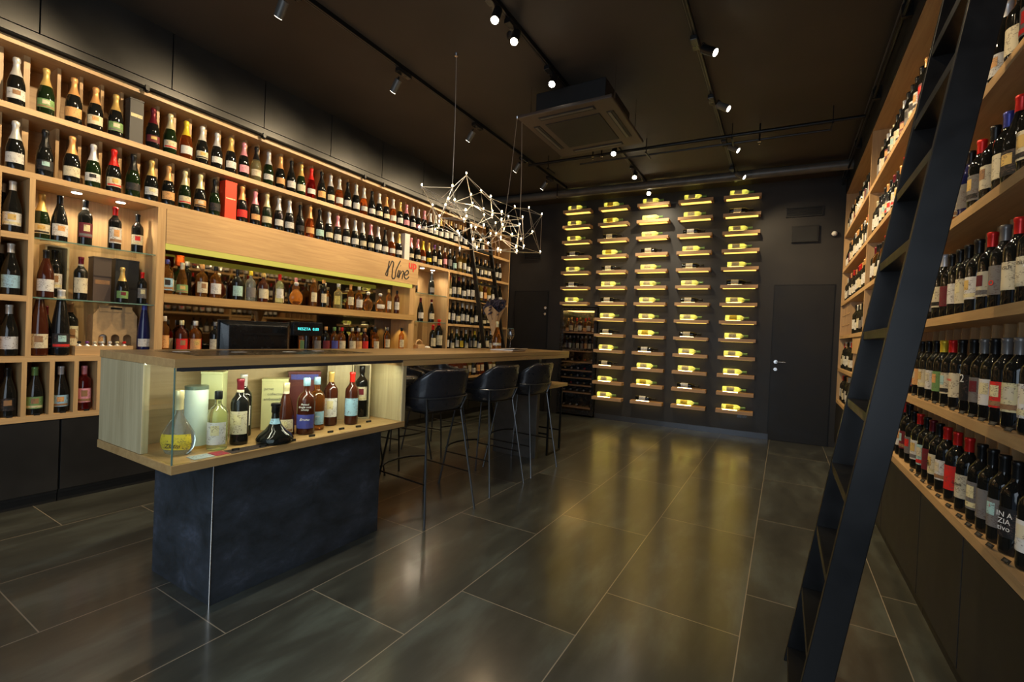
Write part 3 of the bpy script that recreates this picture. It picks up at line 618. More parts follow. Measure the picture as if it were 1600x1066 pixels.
# tequila bottle with the orange hat-like wrapping
b = nb('whisky', -4.455, 1.96, ZB, 'n', None, 'T', 'green bottle with a crumpled orange cap on the mirrored bar shelf', sc=1.02, name='spirits_bottle')
q = MB().lathe([(.014, .245), (.030, .252), (.034, .285), (.030, .318), (.036, .335), (.015, .338)], 9).build('orange_wrap', M_cap, b, False); q.color = (.75, .12, .02, 1)
BAR2 = [(1.785, 'slim', 'a', 'W', 'O'), (1.85, 'whisky', 'r', 'A', 'C'), (1.91, 'whisky', 'c', 'g', 'R'), (2.01, 'whisky', 'a', 'W', 'O'), (2.07, 'whisky', 'a', 'W', 'R'), (2.17, 'whisky', 'k', 'A', 'C'), (2.235, 'whisky', 'a', 'O', 'C'),
        (3.03, 'whisky', 'a', 'S', 'N'), (3.11, 'square', 'a', 'W', 'C'), (3.19, 'whisky', 'a', 'C', 'A'), (3.30, 'whisky', 'k', 'O', 'D'), (3.41, 'whisky', 'a', 'N', 'B'), (3.51, 'whisky', 'a', 'R', 'C'), (3.575, 'whisky', 'a', 'G', 'O'), (3.655, 'whisky', 'a', 'C', 'C'), (3.745, 'whisky', 'a', 'W', 'O'), (3.84, 'whisky', 'c', 'O', 'R'),
        (3.925, 'whisky', 'k', 'C', 'C'), (4.01, 'whisky', 'a', 'K', 'C'), (4.10, 'slim', 'a', 'A', 'C'), (4.20, 'slim', 'a', 'A', 'C'), (4.29, 'slim', 'k', 'A', 'W'), (4.45, 'slim', 'a', 'K', 'C')]
prev = 0
for i, (y, kd, gl, cap, lab) in enumerate(BAR2):
    bxx = -4.38 if (y-prev < .09 and bxx > -4.3) else -4.27; prev = y
    bottle(kd, (bxx, y, T[1]+.001), random.uniform(-.35, 0), gl, cap, lab, '%s, %s from left below the mirrored bar shelf' % (describe(kd, gl, cap, lab), ORD(i+1)), name='spirits_bottle', group='spirits on the back counter', sc=1.0)

# right part: glass niche and bottle shelves up to the far end
ru = rack('shelving_unit', 'oak unit with glass niche and bottle shelves behind the bar end', 'shelving')
bx('back_panel', M_oakz, XB-.015, XB, 4.636, 5.272, T[1], T[4]-TH, ru)
bx('back_panel', M_cab, XB-.015, XB, 5.273, Y1+.022, T[0], T[4]-TH, ru)
bx('side_panel', M_oakz, XB, XL, 5.273, 5.31, T[0], T[4]-TH, ru)
bx('end_panel', M_oakz, XB, XL, Y1, Y1+.022, T[0], T[4]-TH, ru)
for z in (1.40, T[3]): bx('glass_shelf', M_pane, XB, XL-.015, 4.637, 5.271, z-.008, z, ru); bx('glass_edge', M_paneedge, XL-.0148, XL-.0135, 4.637, 5.271, z-.008, z, ru)
for z in (T[0], T[1], T[2]+.01, T[3]+.005): bx('shelf', M_oak, XB, XL, 5.311, Y1, z-TH+.006, z, ru)
SH = [T[0], T[1], T[2]+.01, T[3]+.005]
for i, z in enumerate(SH):
    zt_ = (SH+[T[4]])[i+1]-TH
    for k in range(1, 14): bx('divider', M_oakz, XB, XL-.06, 5.311+k*.1175-.004, 5.311+k*.1175+.004, z, zt_, ru)
downlight(-4.33, 4.86, T[4]-TH-.0005, 'bright downlight in the far glass niche beside the red lettering')
downlight(-4.33, 5.08, T[4]-TH-.0005, 'bright downlight in the far glass niche nearer the ladder')
nb('bord', -4.40, 4.80, T[3]+.001, 'k', 'R', 'K', 'red-topped bottle behind the end of the wooden panel, far niche', sc=1.12)
nb('champ', -4.36, 5.10, T[3]+.001, 'k', 'K', 'A', 'large black bottle with silver label on the far niche upper glass', sc=1.05)
nb('burg', -4.36, 4.89, 1.401, 'k', 'D', 'W', 'bottle with white label and dark spot on the far niche lower glass', sc=1.08)
nb('burg', -4.36, 5.12, 1.401, 'k', 'D', 'C', 'dark-red-topped bottle with cream label on the far niche lower glass', sc=1.08, band='W')
nb('bord', -4.36, 4.70, 1.401, 'k', 'W', 'W', 'white-topped bottle at the left end of the far niche lower glass', sc=1.0)
nb('bord', -4.27, 5.065, T[1]+.001, 'k', 'R', 'C', 'smaller red-topped bottle standing on the far niche floor', sc=1.22)
nb('bord', -4.27, 5.195, T[1]+.001, 'k', 'R', 'C', 'large red-topped bottle standing on the far niche floor', sc=1.5)
r = empty('carton_carrier', (-4.28, 4.80, T[1]+.001)); tag(r, 'small cardboard carrier with curved handle on the far niche floor', 'carton')
MB().box(-.05, .05, -.07, .07, 0, .085).build('carton_sides', M_kraft, r, bevel=.003); MB().tube([(0, -.07, .085), (0, -.05, .13), (0, 0, .15), (0, .05, .13), (0, .07, .085)], .012, 8).build('handle', M_kraft, r, True)
r = empty('tasting_tray', (-4.26, 4.945, T[1]+.001)); tag(r, 'low oak box with white paper on the far niche floor', 'tray')
bx('tray_box', M_oak, -.05, .05, -.06, .06, 0, .045, r); MB().lathe([(.045, .0455), (.04, .058), (.02, .068), (.004, .07)], 9).build('crumpled_paper', M_white, r)
R4 = [('R.C.v', 'K.W.k', 'D.C.k', 'S.W.k', 'K.W.k', 'C.W.k', 'K.W.y', 'Y.W.y', 'K.O.c', 'G.W.y', 'K.W.k', 'K.C.k', 'K.W.k'),
      ('D.C.k', 'K.W.k', 'K.C.k', 'W.W.k', 'S.W.k', 'W.C.k', 'K.W.k', 'K.W.k', 'W.C.k', 'K.C.k', 'K.W.k', 'D.W.k', 'K.C.k'),
      ('K.W.k', 'G.C.k', 'S.W.n', 'K.Y.k', 'S.C.n', 'K.A.k', 'Y.C.n', 'K.W.k', 'S.N.k', 'K.C.k', 'W.W.k', 'K.W.k', 'K.C.k'),
      ('K.W.c', 'G.C.o', 'O.C.o', 'O.O.o', 'K.C.o', 'W.C.y', 'K.W.k', 'K.O.c', 'G.C.o', 'O.O.o', 'O.C.o', 'C.C.y', 'K.W.k')]
for s_i, (z, rowt, nm) in enumerate(((SH[3], R4[0], 'third'), (SH[2], R4[1], 'fourth'), (SH[1], R4[2], 'fifth'), (SH[0], R4[3], 'lowest'))):
    for k, tk in enumerate(rowt):
        cap, lab, gl = tk.split('.'); y = 5.311+(k+.5)*.1175+(.14 if False else 0)
        bottle('bord' if (k+s_i) % 3 else 'burg', (XL-.06, y+.06*0, z+.001), random.uniform(-.3, 0), gl, cap, lab,
               '%s, %s from left, %s far shelf behind the bar end' % (describe('x', gl, cap, lab), ORD(k+1), nm), group='wines on the %s far shelf behind the bar' % nm, sc=random.uniform(1.0, 1.08))

# ladder leaning on the left rail
def ladder(name, lab, ya, yb, xf, z1, sign, depth, nst, z0, dz, th=.028):
    r = empty(name, (xf(0), (ya+yb)/2, 0)); tag(r, lab, 'ladder')
    ox, oy = xf(0), (ya+yb)/2
    for y in (ya, yb):
        m = MB(); a = [(xf(0), 0), (xf(0)+sign*depth, 0), (xf(z1)+sign*depth, z1), (xf(z1), z1)]
        m.v = [(x-ox, yy-oy, z) for yy in (y-th/2, y+th/2) for x, z in a]
        m.f = [(0, 1, 2, 3), (7, 6, 5, 4), (0, 4, 5, 1), (1, 5, 6, 2), (2, 6, 7, 3), (3, 7, 4, 0)]
        m.build('stringer', M_ladder, r, bevel=.002)
    for k in range(nst):
        z = z0+k*dz; x0, x1 = sorted((xf(z)+sign*.001, xf(z)+sign*(depth-.002)))
        bx('step', M_ladder, x0-ox, x1-ox, ya+th/2-oy, yb-th/2-oy, z-.03, z, r, bevel=.0015)
    for y in (ya, yb):
        MB().tube([(xf(z1)+sign*depth*.5-ox, y-oy, z1-.02), (xf(z1)+sign*depth*.5-ox, y-oy, z1+.05), (xf(z1)+sign*(depth*.5+.03)-ox, y-oy, z1+.07), (xf(z1)+sign*(depth*.5+.045)-ox, y-oy, z1+.05)], .008, 8).build('hook', M_metal, r, True)
    return r
ladder('ladder', 'black metal ladder leaning on the near end of the right rack', 1.70, 2.20, lambda z: .056+.1505*z, 3.12, 1, .078, 12, .06, .2555)
ladder('ladder', 'black ladder leaning on the left rack near the back wall', 5.60, 6.13, lambda z: -3.50-.205*z, 2.96, -1, .06, 11, .2, .26)

# ---------------------------------------------------------------- right rack
RS = [.63, 1.03, 1.435, 1.85, 2.27, 2.715]; RSOF = 3.235; RB = .975; RY0, RY1 = .9, 7.19; RD = 5.21
for i, (a, b) in enumerate(((.9, 1.72), (1.724, 2.335), (2.339, 2.95), (2.954, 3.9), (3.904, 5.0), (5.004, 6.1), (6.104, 7.19))):
    r = empty('base_cupboard', (XR, a, 0)); d = b-a
    where = ['at the photo right edge', 'second from the photo edge', 'third from the photo edge', 'behind the ladder', 'beyond the ladder', 'before the last one', 'next to the far door'][i]
    tag(r, 'black base cupboard of the right rack, '+where, 'cupboard')
    bx('carcass', M_cab, .022, RB-XR, 0, d, .085, RS[0]-.041, r)
    bx('door', M_cab, 0, .02, .003, d-.003, .095, RS[0]-.042, r, bevel=.001)
    bx('kick_board', M_kick, .03, RB-XR, 0, d, 0, .084, r)
rk = rack('bottle_rack', 'tall oak bottle rack along the right wall beside the ladder')
bx('back_panel', M_oakz, RB-.012, RB, RY0, RY1, RS[0], RSOF, rk)
for z in RS: bx('shelf', M_oak, XR, RB-.0125, RY0, RY1, z-.038, z, rk)
bx('soffit', M_oak, XR, RB, RY0, RY1+.022, RSOF, RSOF+.008, rk)
bx('end_panel', M_oakz, XR, RB, RY1, RY1+.022, RS[0]-.038, RSOF, rk)
for i in range(6):
    zt_ = (RS+[RSOF+.038])[i+1]-.038
    bx('side_panel', M_oakz, XR+.001, RB-.0125, RD-.014, RD+.014, RS[i], zt_, rk)
def right_dividers(par, zi, y0, y1, step, name):
    zt_ = (RS+[RSOF+.038])[zi+1]-.038; y = y0
    while y < y1:
        bx(name, M_oakz, XR+.15, RB-.013, y-.006, y+.006, RS[zi], zt_, par); y += step
dv = empty('divider_set', (0, 0, 0)); 
COL.objects.unlink(dv); bpy.data.objects.remove(dv)
for zi in range(6):
    right_dividers(rk, zi, 1.95, 4.0, .128, 'divider')
rows_near = {
 0: [(2.113-.13, 'bord', 'k', 'K', 'W'), (2.113, 'bord', 'k', 'K', 'K'), (2.216, 'bord', 'k', 'K', 'A'), (2.320, 'bord', 'k', 'K', 'A'), (2.425, 'bord', 'k', 'K', 'A'), (2.563, 'bord', 'k', 'R', 'C'), (2.71, 'bord', 'k', 'R', 'R'), (2.854, 'bord', 'k', 'R', 'W'), (2.974, 'bord', 'k', 'K', 'C'), (3.09, 'bord', 'k', 'D', 'D'), (3.20, 'bord', 'k', 'K', 'T'), (3.34, 'bord', 'k', 'R', 'W'), (3.48, 'bord', 'k', 'K', 'A')],
 1: [(2.02, 'bord', 'k', 'K', 'W'), (2.148, 'bord', 'k', 'A', 'g'), (2.25, 'bord', 'k', 'A', 'R'), (2.355, 'bord', 'k', 'K', 'W'), (2.46, 'bord', 'k', 'A', 'A'), (2.573, 'bord', 'k', 'K', 'K'), (2.717, 'bord', 'k', 'K', 'C'), (2.844, 'bord', 'k', 'R', 'C'), (2.979, 'bord', 'k', 'Y', 'N'), (3.108, 'bord', 'k', 'K', 'W'), (3.25, 'bord', 'k', 'K', 'C'), (3.38, 'bord', 'k', 'K', 'O')],
 2: [(1.98, 'burg', 'k', 'C', 'A'), (2.09, 'bord', 'k', 'R', 'C'), (2.203, 'bord', 'k', 'R', 'C'), (2.321, 'bord', 'k', 'A', 'A'), (2.44, 'bord', 'k', 'R', 'C'), (2.578, 'bord', 'k', 'K', 'W'), (2.70, 'bord', 'k', 'K', 'C'), (2.81, 'bord', 'k', 'K', 'W'), (2.93, 'bord', 'k', 'K', 'D')],
 3: [(2.02, 'burg', 'k', 'R', 'A'), (2.14, 'bord', 'k', 'R', 'C'), (2.246, 'burg', 'k', 'R', 'K'), (2.348, 'bord', 'k', 'B', 'C'), (2.471, 'bord', 'k', 'K', 'C'), (2.612, 'bord', 'k', 'R', 'A'), (2.74, 'bord', 'b', 'K', 'A')],
 4: [(1.93, 'burg', 'k', 'R', 'C'), (2.05, 'burg', 'k', 'R', 'C'), (2.17, 'bord', 'k', 'R', 'A'), (2.29, 'bord', 'k', 'K', 'C')],
}
LADDER_SKIP = 0
def hidden_by_ladder(p):
    x, y = proj(p)
    if y < -60 or x > 1625: return True
    return 1252+(1066-y)*.2505+6 < x < 1303+(1066-y)*.2598-8
FN = ['lowest', 'second', 'third', 'fourth', 'fifth', 'sixth']
def text_on(b, body, size, mat, z, ang=0, r=.0395):
    rz = ang
    return text('label_text', body, size, mat, (r*math.cos(ang), r*math.sin(ang), z), (PI/2, 0, PI/2+ang), b, .0002, 'CENTER', spacing=.9)
near_objs = {}
for zi, lst in rows_near.items():
    for i, (y, kd, gl, cap, lab) in enumerate(lst):
        lb = '%s, %s from photo right edge, %s shelf up, right rack' % (describe('x', gl, cap, lab), ORD(i+1), FN[zi])
        b = bottle(kd, (XR+.062, y, RS[zi]+.001), PI+random.uniform(.1, .45)+(.25 if y < 2.4 else 0), gl, cap, lab, lb, group='near bottles on the right rack %s shelf' % FN[zi], name='red_wine_bottle', ls=random.choice((1, 1.1, .95)), sc=1.0 if kd == 'bord' else 1.04, em='' if (zi, i) in {(0, 1), (0, 5), (1, 5), (1, 6), (2, 0), (2, 1), (2, 2), (2, 3)} else None)
        near_objs[(zi, i)] = b
text_on(near_objs[(0, 1)], 'IN A\nZIA\ntivo', .024, M_whitetxt, .120)
text_on(near_objs[(0, 5)], 'Sasselli', .017, M_blacktxt, .105)
text_on(near_objs[(0, 2)], 'i', .02, M_redtxt, .12)
text_on(near_objs[(0, 8)], 'R', .04, M_blacktxt, .09)
text_on(near_objs[(1, 5)], '2', .045, M_whitetxt, .125)
text_on(near_objs[(1, 6)], 'CURBEC', .012, M_redtxt, .12)
text_on(near_objs[(2, 0)], 'AMOR', .024, M_whitetxt, .100, r=.0435)
text_on(near_objs[(2, 1)], 'iSLFI', .016, M_blacktxt, .125)
text_on(near_objs[(2, 2)], 'iSLFI', .016, M_blacktxt, .125)
text_on(near_objs[(2, 3)], 'o', .04, M_redtxt, .085)
for zi in (0, 1):
    for i, (y, *_r) in enumerate(rows_near[zi][:11]):
        r = empty('price_tag', (XR+.012, y+.02, RS[zi]+.001), .25); tag(r, 'black price tag, %s from photo right edge, %s right-rack shelf' % (ORD(i+1), FN[zi]), 'price tag', 'price tags on the right rack %s shelf' % FN[zi])
        MB().obox((0, 0, .009), (.004, 0, .006), (0, .015, 0), (.0008, 0, -.0005)).build('card', M_tag, r)
        MB().obox((-.0008, 0, .0098), (.0018, 0, .0027), (0, .008, 0), (.0003, 0, -.0002)).build('price_digits', M_grey, r)
# middle and far bottles of the right rack
caps = 'KKKRWKSDCKOR'; labs = 'WCWWCAWCWDWC'
CF = 0
for zi in range(6):
    # between the ladder and the thick divider
    y = {0: 3.6, 1: 3.5, 2: 3.05, 3: 2.87, 4: 2.42, 5: 2.2}[zi]; k = 0; lst = []
    while y < RD-.07: lst.append(y); y += .118
    lst2 = []
    y = RD+.09
    y_end = {2: 7.14, 3: 6.35}.get(zi, 7.14)
    while y < 7.14:
        if not (zi == 2 and y > 6.3) and not (zi == 1 and y < 6.1) : lst2.append(y)
        y += .112
    for part, ll in (('m', lst), ('f', lst2)):
        if part == 'm': ll = [q for q in ll if not hidden_by_ladder((XR+.06, q, RS[zi]+.12))]
        if part == 'm' and zi == 2: pass
        for i, y in enumerate(ll):
            cap, lab = random.choice(caps), random.choice(labs); gl = 'k'
            if zi == 3 and part == 'm' and i % 3 == 0: gl = 'a'
            if part == 'm': ref = '%s past the ladder, %s shelf up, right rack' % (ORD(i+1), FN[zi])
            else: ref = '%s from the far end, %s shelf up, right rack' % (ORD(len(ll)-i), FN[zi])
            dsc = describe('x', gl, cap, lab)
            bottle(random.choice(('bord', 'bord', 'burg')), (XR+.062, y, RS[zi]+.001), PI+random.uniform(.1, .6), gl, cap, lab, '%s, %s' % (dsc, ref), group='%s bottles on the right rack %s shelf' % ('far' if part == 'f' else 'middle', FN[zi]), name='red_wine_bottle', sc=random.uniform(1.0, 1.1))
# lattice inserts
def lattice(y0, y1, z0, z1, ny, nz, lab):
    r = empty('lattice_insert', (XR+.02, y0, z0)); tag(r, lab, 'lattice')
    for i in range(ny+1): bx('upright', M_oakz, 0, .3, (y1-y0)*i/ny-.004*(i > 0), (y1-y0)*i/ny+.004*(i < ny), 0, z1-z0, r)
    for j in range(1, nz): bx('crossbar', M_oak, 0.001, .012, .004, y1-y0-.004, (z1-z0)*j/nz-.006, (z1-z0)*j/nz+.006, r)
lattice(6.42, 7.17, RS[2]+.001, RS[3]-.04, 6, 3, 'oak lattice insert in the right rack below the far wine shelves')
lattice(5.24, 5.95, RS[1]+.001, RS[1]+.2, 5, 1, 'low oak lattice insert in the right rack beside the ladder')
r = tag(bx('oak_panel', M_oakz, XR+.01, XR+.025, 5.24, 5.97, RS[1]+.202, RS[2]-.04), 'plain oak panel above the low lattice in the right rack', 'panel')

# ---------------------------------------------------------------- lit bottle shelves on the back wall
SX = []
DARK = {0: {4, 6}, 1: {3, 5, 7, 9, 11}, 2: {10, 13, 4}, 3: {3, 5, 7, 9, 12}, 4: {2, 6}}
shelf_me = MB().box(0, .465, -.15, 0, -.045, 0).mesh('board', M_slatwood)
led_me = MB().box(.085, .27, -.115, -.075, .0002, .0016).mesh('glow_strip', M_led)
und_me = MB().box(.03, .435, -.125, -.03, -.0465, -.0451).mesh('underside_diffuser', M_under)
cols_x = [-3.20, -2.605, -2.005, -1.415, -.815]
for c in range(5):
    for rrow in range(13):
        if c == 0 and rrow > 6: continue
        z = 3.33-.2475*rrow
        x0 = cols_x[c]+.004*rrow*.5
        p = bw(x0, .001, z)
        r = empty('wall_shelf', p, BA)
        cn = ['leftmost', 'second', 'middle', 'fourth', 'rightmost'][c]
        tag(r, 'short walnut wall shelf, %s from top in the %s column, back wall' % (ORD(rrow+1), cn), 'shelf', 'short lit shelves on the back wall')
        inst(shelf_me, 'board', r)
        inst(led_me, 'glow_strip', r); inst(und_me, 'underside_diffuser', r)
        dk = (rrow+1) in DARK[c]
        bp_ = bw(x0+.075, .095, z+.0402)
        rot = Matrix.Rotation(BA, 3, 'Z') @ Matrix.Rotation(PI/2, 3, 'Y') @ Matrix.Rotation(-1.6, 3, 'Z')
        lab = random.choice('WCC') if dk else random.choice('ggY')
        # lies on its side with the neck to the right, label to the room
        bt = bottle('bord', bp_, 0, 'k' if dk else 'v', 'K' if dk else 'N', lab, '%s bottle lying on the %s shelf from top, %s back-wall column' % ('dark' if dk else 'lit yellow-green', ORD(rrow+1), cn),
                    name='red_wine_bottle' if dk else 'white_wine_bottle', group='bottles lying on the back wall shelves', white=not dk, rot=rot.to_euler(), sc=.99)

# ---------------------------------------------------------------- wine cooler at the back wall
ck = empty('wine_cooler', bw(-3.20, -.52, 0), BA); tag(ck, 'tall black glass-door wine cooler against the back wall', 'wine cooler')
cw, cdp, ch = .62, .545, 1.76
m = MB().box(0, .03, -cdp, -.003, .03, ch).box(cw-.03, cw, -cdp, -.003, .03, ch).box(.03, cw-.03, -cdp, -.003, ch-.03, ch).box(.03, cw-.03, -cdp, -.003, .03, .07).box(.03, cw-.03, -.02, -.003, .07, ch-.03)
m.build('cabinet', M_plast, ck)
for q in ((.04, -.05), (cw-.04, -.05), (.04, -cdp+.04), (cw-.04, -cdp+.04)): MB().tube([(q[0], q[1], 0), (q[0], q[1], .03)], .015, 8).build('foot', M_metal, ck)
d_ = MB().box(0, .045, -cdp-.03, -cdp-.001, .03, ch).box(cw-.045, cw, -cdp-.03, -cdp-.001, .03, ch).box(.045, cw-.045, -cdp-.03, -cdp-.001, ch-.05, ch).box(.045, cw-.045, -cdp-.03, -cdp-.001, .03, .1).build('door_frame', M_plast, ck)
bx('door_glass', M_cooldoor, .046, cw-.046, -cdp-.018, -cdp-.012, .101, ch-.051, ck)
MB().tube([(cw-.02, -cdp-.05, .8), (cw-.02, -cdp-.05, 1.25)], .008, 8).build('handle', M_metal, ck, True)
bx('light_panel', flat('cooler_lamp', (1, .7, .3), .5, emit=(1, .62, .16), es=5), .06, cw-.06, -cdp+.02, -.04, ch-.045, ch-.035, ck)
cz = [1.36, 1.06, .88, .74, .62, .50, .38, .14]
for z in cz:
    bx('shelf_board', M_slatwood, .031, cw-.031, -cdp+.01, -.021, z-.018, z, ck)
for k in range(7):
    gl, cap = random.choice('aaacr'), random.choice('KGRO'); p = bw(-3.12+.075*k+.005, -.09+.05*(k % 2), cz[0]+.001)
    bottle('whisky' if k % 2 else 'cognac', p, -PI/2, gl, cap, random.choice('WCO'), '%s-topped %s bottle, %s from left on the cooler top shelf' % (CN[cap], GN[gl], ORD(k+1)), name='spirits_bottle', group='bottles on the cooler top shelf', sc=.88)
for k in range(8):
    cap = random.choice('WSCK'); p = bw(-3.13+.068*k, -.08, cz[1]+.001)
    bottle('slim', p, -PI/2, random.choice('kkn'), cap, random.choice('WOCA'), '%s-topped bottle, %s from left on the cooler second shelf' % (CN[cap], ORD(k+1)), name='wine_bottle', group='bottles on the cooler second shelf', sc=.80)
for s_i, z in enumerate(cz[2:]):
    for k in range(5):
        p = bw(-3.11+.112*k, -.26, z+.034)
        rot = (Matrix.Rotation(BA, 3, 'Z') @ Matrix.Rotation(PI/2, 3, 'X')).to_euler()
        cap = random.choice('KSGRW')
        bottle('slim', p, 0, 'k', cap, None, '%s-capped bottle lying, %s from left on the cooler %s shelf' % (CN[cap], ORD(k+1), ['third', 'fourth', 'fifth', 'sixth', 'seventh', 'eighth'][s_i]), name='wine_bottle', group='bottles lying in the cooler', rot=rot, sc=.80)

# ---------------------------------------------------------------- the bar
BX0, BX1, BY0, BY1, BZ0, BZ1 = -2.725, -2.025, .885, 2.17, .665, 1.117
bar = empty('bar_counter', (-2.4, 1.6, 0)); tag(bar, 'oak bar counter with glazed display box on a dark stone block', 'bar counter')
def bb(name, mat, x0, x1, y0, y1, z0, z1, bev=.0015): return bx(name, mat, x0+2.4, x1+2.4, y0-1.6, y1-1.6, z0, z1, bar, bevel=bev)
bb('stone_block', M_stone, -2.70, -2.155, 1.11, 2.10, 0, BZ0-.001, .001)
for a, b_ in (((-2.153, 1.108), (-2.153, 1.108)),): MB().tube([(a[0]+2.4, a[1]-1.6, 0), (a[0]+2.4, a[1]-1.6, BZ0-.002)], .0025, 6).build('edge_trim', M_chrome, bar)
MB().box(-2.1535+2.4, -2.152+2.4, -.49, .5, .628, .631).box(-2.70+2.4, -2.155+2.4, -.4925, -.491, .628, .631).build('joint_trim', M_chrome, bar)
bb('bottom_board', M_bar, BX0, BX1, BY0, BY1, BZ0, BZ0+.035)
bb('counter_top', M_bar, BX0, BX1, BY0, 4.71, BZ1-.034, BZ1)
bb('top_apron', M_bar, BX0+.01, BX1-.001, BY1-.035, 4.705, BZ1-.072, BZ1-.0345)
zi0, zi1 = BZ0+.036, BZ1-.035
bb('end_panel', M_oakpale, BX0, -2.33, BY0+.004, BY0+.024, zi0, zi1)
bb('post', M_oakpale, -2.329, -2.295, BY0+.003, BY0+.03, zi0, zi1)
bb('back_board', M_oakpaley, -2.485, -2.465, BY0+.03, BY1-.03, zi0, zi1)
bb('end_panel', M_oakpale, BX0, BX1-.002, BY1-.03, BY1, zi0, zi1)
bb('rear_panel', M_cab, BX0, BX0+.015, BY0+.03, BY1-.03, zi0, zi1)
bb('side_pane', M_pane, -2.294, BX1-.014, BY0+.008, BY0+.014, zi0, zi1, 0)
bb('front_pane', M_pane, BX1-.013, BX1-.007, BY0+.008, BY1-.04, zi0, zi1, 0)
bb('pane_edge', M_paneedge, BX1-.0135, BX1-.0065, BY0+.0045, BY0+.0078, zi0, zi1, 0)
bb('lamp_profile', M_skirt, BX1-.035, BX1-.0145, BY0+.03, BY1-.04, zi1-.016, zi1, 0)
bb('front_profile', M_skirt, BX1-.006, BX1-.002, BY0+.01, BY1-.032, zi1-.013, zi1, 0)
# display lamp inside
l_ = bpy.data.lights.new('display_light', 'AREA'); l_.shape = 'RECTANGLE'; l_.size = .02; l_.size_y = 1.1; l_.energy = 4.8; l_.color = (1, .94, .72)
o = bpy.data.objects.new('display_light', l_); COL.objects.link(o); o.location = (BX1-.06, 1.52, zi1-.02); o.rotation_euler = (0, math.radians(28), 0)
bb('support_panel', M_wall if False else M_grey, -2.675, -2.16, 4.25, 4.31, 0, BZ1-.073)
bb('work_top', M_cab, -3.20, -2.74, 1.42, 2.25, .86, .90)
bb('work_leg', M_cab, -3.18, -2.76, 2.2, 2.23, 0, .859)
bb('work_leg', M_cab, -2.95, -2.76, 1.75, 1.78, 0, .859)
bb('inset_glass', M_plast, -2.60, -2.20, 1.05, 2.05, BZ1+.0002, BZ1+.0012, 0)
for (y, x) in ((1.12, -2.5), (1.35, -2.42), (1.62, -2.4), (1.85, -2.46)):
    t_ = MB().box(-.02, .02, -.03, .03, 0, .001).build('price_card', M_white); t_.location = (x, y, BZ1+.0014); tag(t_, 'small white price card on the counter inset, %s' % {1.12: 'nearest the camera', 1.35: 'second from the camera', 1.62: 'third from the camera', 1.85: 'farthest from the camera'}[y], 'price card', 'price cards on the counter')

# things in the display box
ZD = BZ0+.0355
FA = math.radians(-58)      # facing the camera from the display box
def db(kind, x, y, gl, cap, lab, label, sc, **k): return bottle(kind, (x, y, ZD), k.pop('face', FA+.25), gl, cap, lab, label, sc=sc, em=k.pop('em', 'g' if lab in ('W', 'C') else ''), name='spirits_bottle' if 'name' not in k else k.pop('name'), **k)
b = db('pear', -2.20, .985, 'w', 'g', 'Y', 'pear-shaped clear spirit bottle behind the glass corner of the display', 1.0, face=FA+.1)
text('label_text', 'Zlatni', .026, M_blacktxt, (.045*.62+.003+.012, 0, .035), (PI/2, 0, PI/2), b, .0003, 'CENTER', shear=.2)
r = empty('bottle_tube', (-2.27, 1.085, ZD)); tag(r, 'round pale mint gift tube beside the pear-shaped bottle', 'tube')
inst(MB().lathe([(.045, .012), (.045, .262)], 24).mesh('tube_body', M_plaincard, True), 'tube_body', r, color=(.55, .66, .58)); inst(MB().lathe([(.0465, 0), (.0465, .0118)], 24).mesh('base', M_cap, True), 'base', r, color=C_['G'])
inst(MB().lathe([(.0462, .2622), (.0462, .278)], 24).mesh('lid', M_cap, True), 'lid', r, color=(.12, .16, .12))
b = db('whisky', -2.165, 1.125, 'v', 'K', 'W', 'clear bottle of pale spirit with white label before the mint tube', .95, ls=1.15)
b = card_box('gift_carton', 'tall pale green gift box with square window at the display back', 'carton', (-2.37, 1.21, ZD), .09, .09, .33, (.55, .58, .30), rz=FA+.3, parts=((.15, .20, (.15, .14, .06)),))
b = db('bord', -2.19, 1.235, 'k', 'D', 'C', 'dark bottle with dark red foil and cream label in the display', 1.02, name='wine_bottle', band='C', ls=1.1)
db('bord', -2.33, 1.33, 'k', 'W', 'W', 'swing-top bottle behind the dark-red-topped one in the display', 1.04, name='wine_bottle')
b = card_box('gift_carton', 'pale green box with three lines of print in the display', 'carton', (-2.385, 1.535, ZD), .09, .125, .275, (.56, .55, .27), rz=FA+.35)
text('printed_lines', 'jarret\n   collection\nambassadrice', .021, M_grey, (.0463, -.052, .215), (PI/2, 0, PI/2), b, .0002, spacing=1.3)
b = db('decanter', -2.105, 1.36, 'k', 'K', 'L', 'wide-based black ship decanter with pale blue neck label', .98)
b = db('cognac', -2.20, 1.475, 'c', 'g', 'C', 'amber bottle with ornate cream label right of the black decanter', 1.02, band='C')
card_box('gift_carton', 'dark red and blue gift box behind the bottles in the display', 'carton', (-2.40, 1.72, ZD), .10, .17, .305, (.10, .022, .02), rz=FA+.45, parts=((.26, .29, C_['B']),))
b = db('whisky', -2.16, 1.565, 'c', 'L', 'B', 'whisky bottle with dark blue label, blue cap and white script', 1.07, ls=.75, lz=-.015)
text('label_text', 'Peated\nSingle malt\nwhisky', .013, M_whitetxt, (.0432, 0, .145), (PI/2, 0, PI/2), b, .0002, 'CENTER', .2); text('label_text', 'Bruno', .018, M_whitetxt, (.0438, 0, .07), (PI/2, 0, PI/2), b, .0002, 'CENTER', .3)
b = db('whisky', -2.21, 1.665, 'a', 'L', 'L', 'golden whisky bottle with light blue label and cap', 1.05, ls=.75, lz=-.015)
text('label_text', 'Bruno', .018, M_whitetxt, (.0438, 0, .07), (PI/2, 0, PI/2), b, .0002, 'CENTER', .3)
db('bord', -2.25, 1.79, 'c', 'G', 'W', 'gold-topped brown brandy bottle with white label in the display', 1.03, ls=1.1)
db('bord', -2.19, 1.89, 'c', 'R', 'L', 'red-topped brown brandy bottle with pale label in the display', 1.02, ls=1.05)
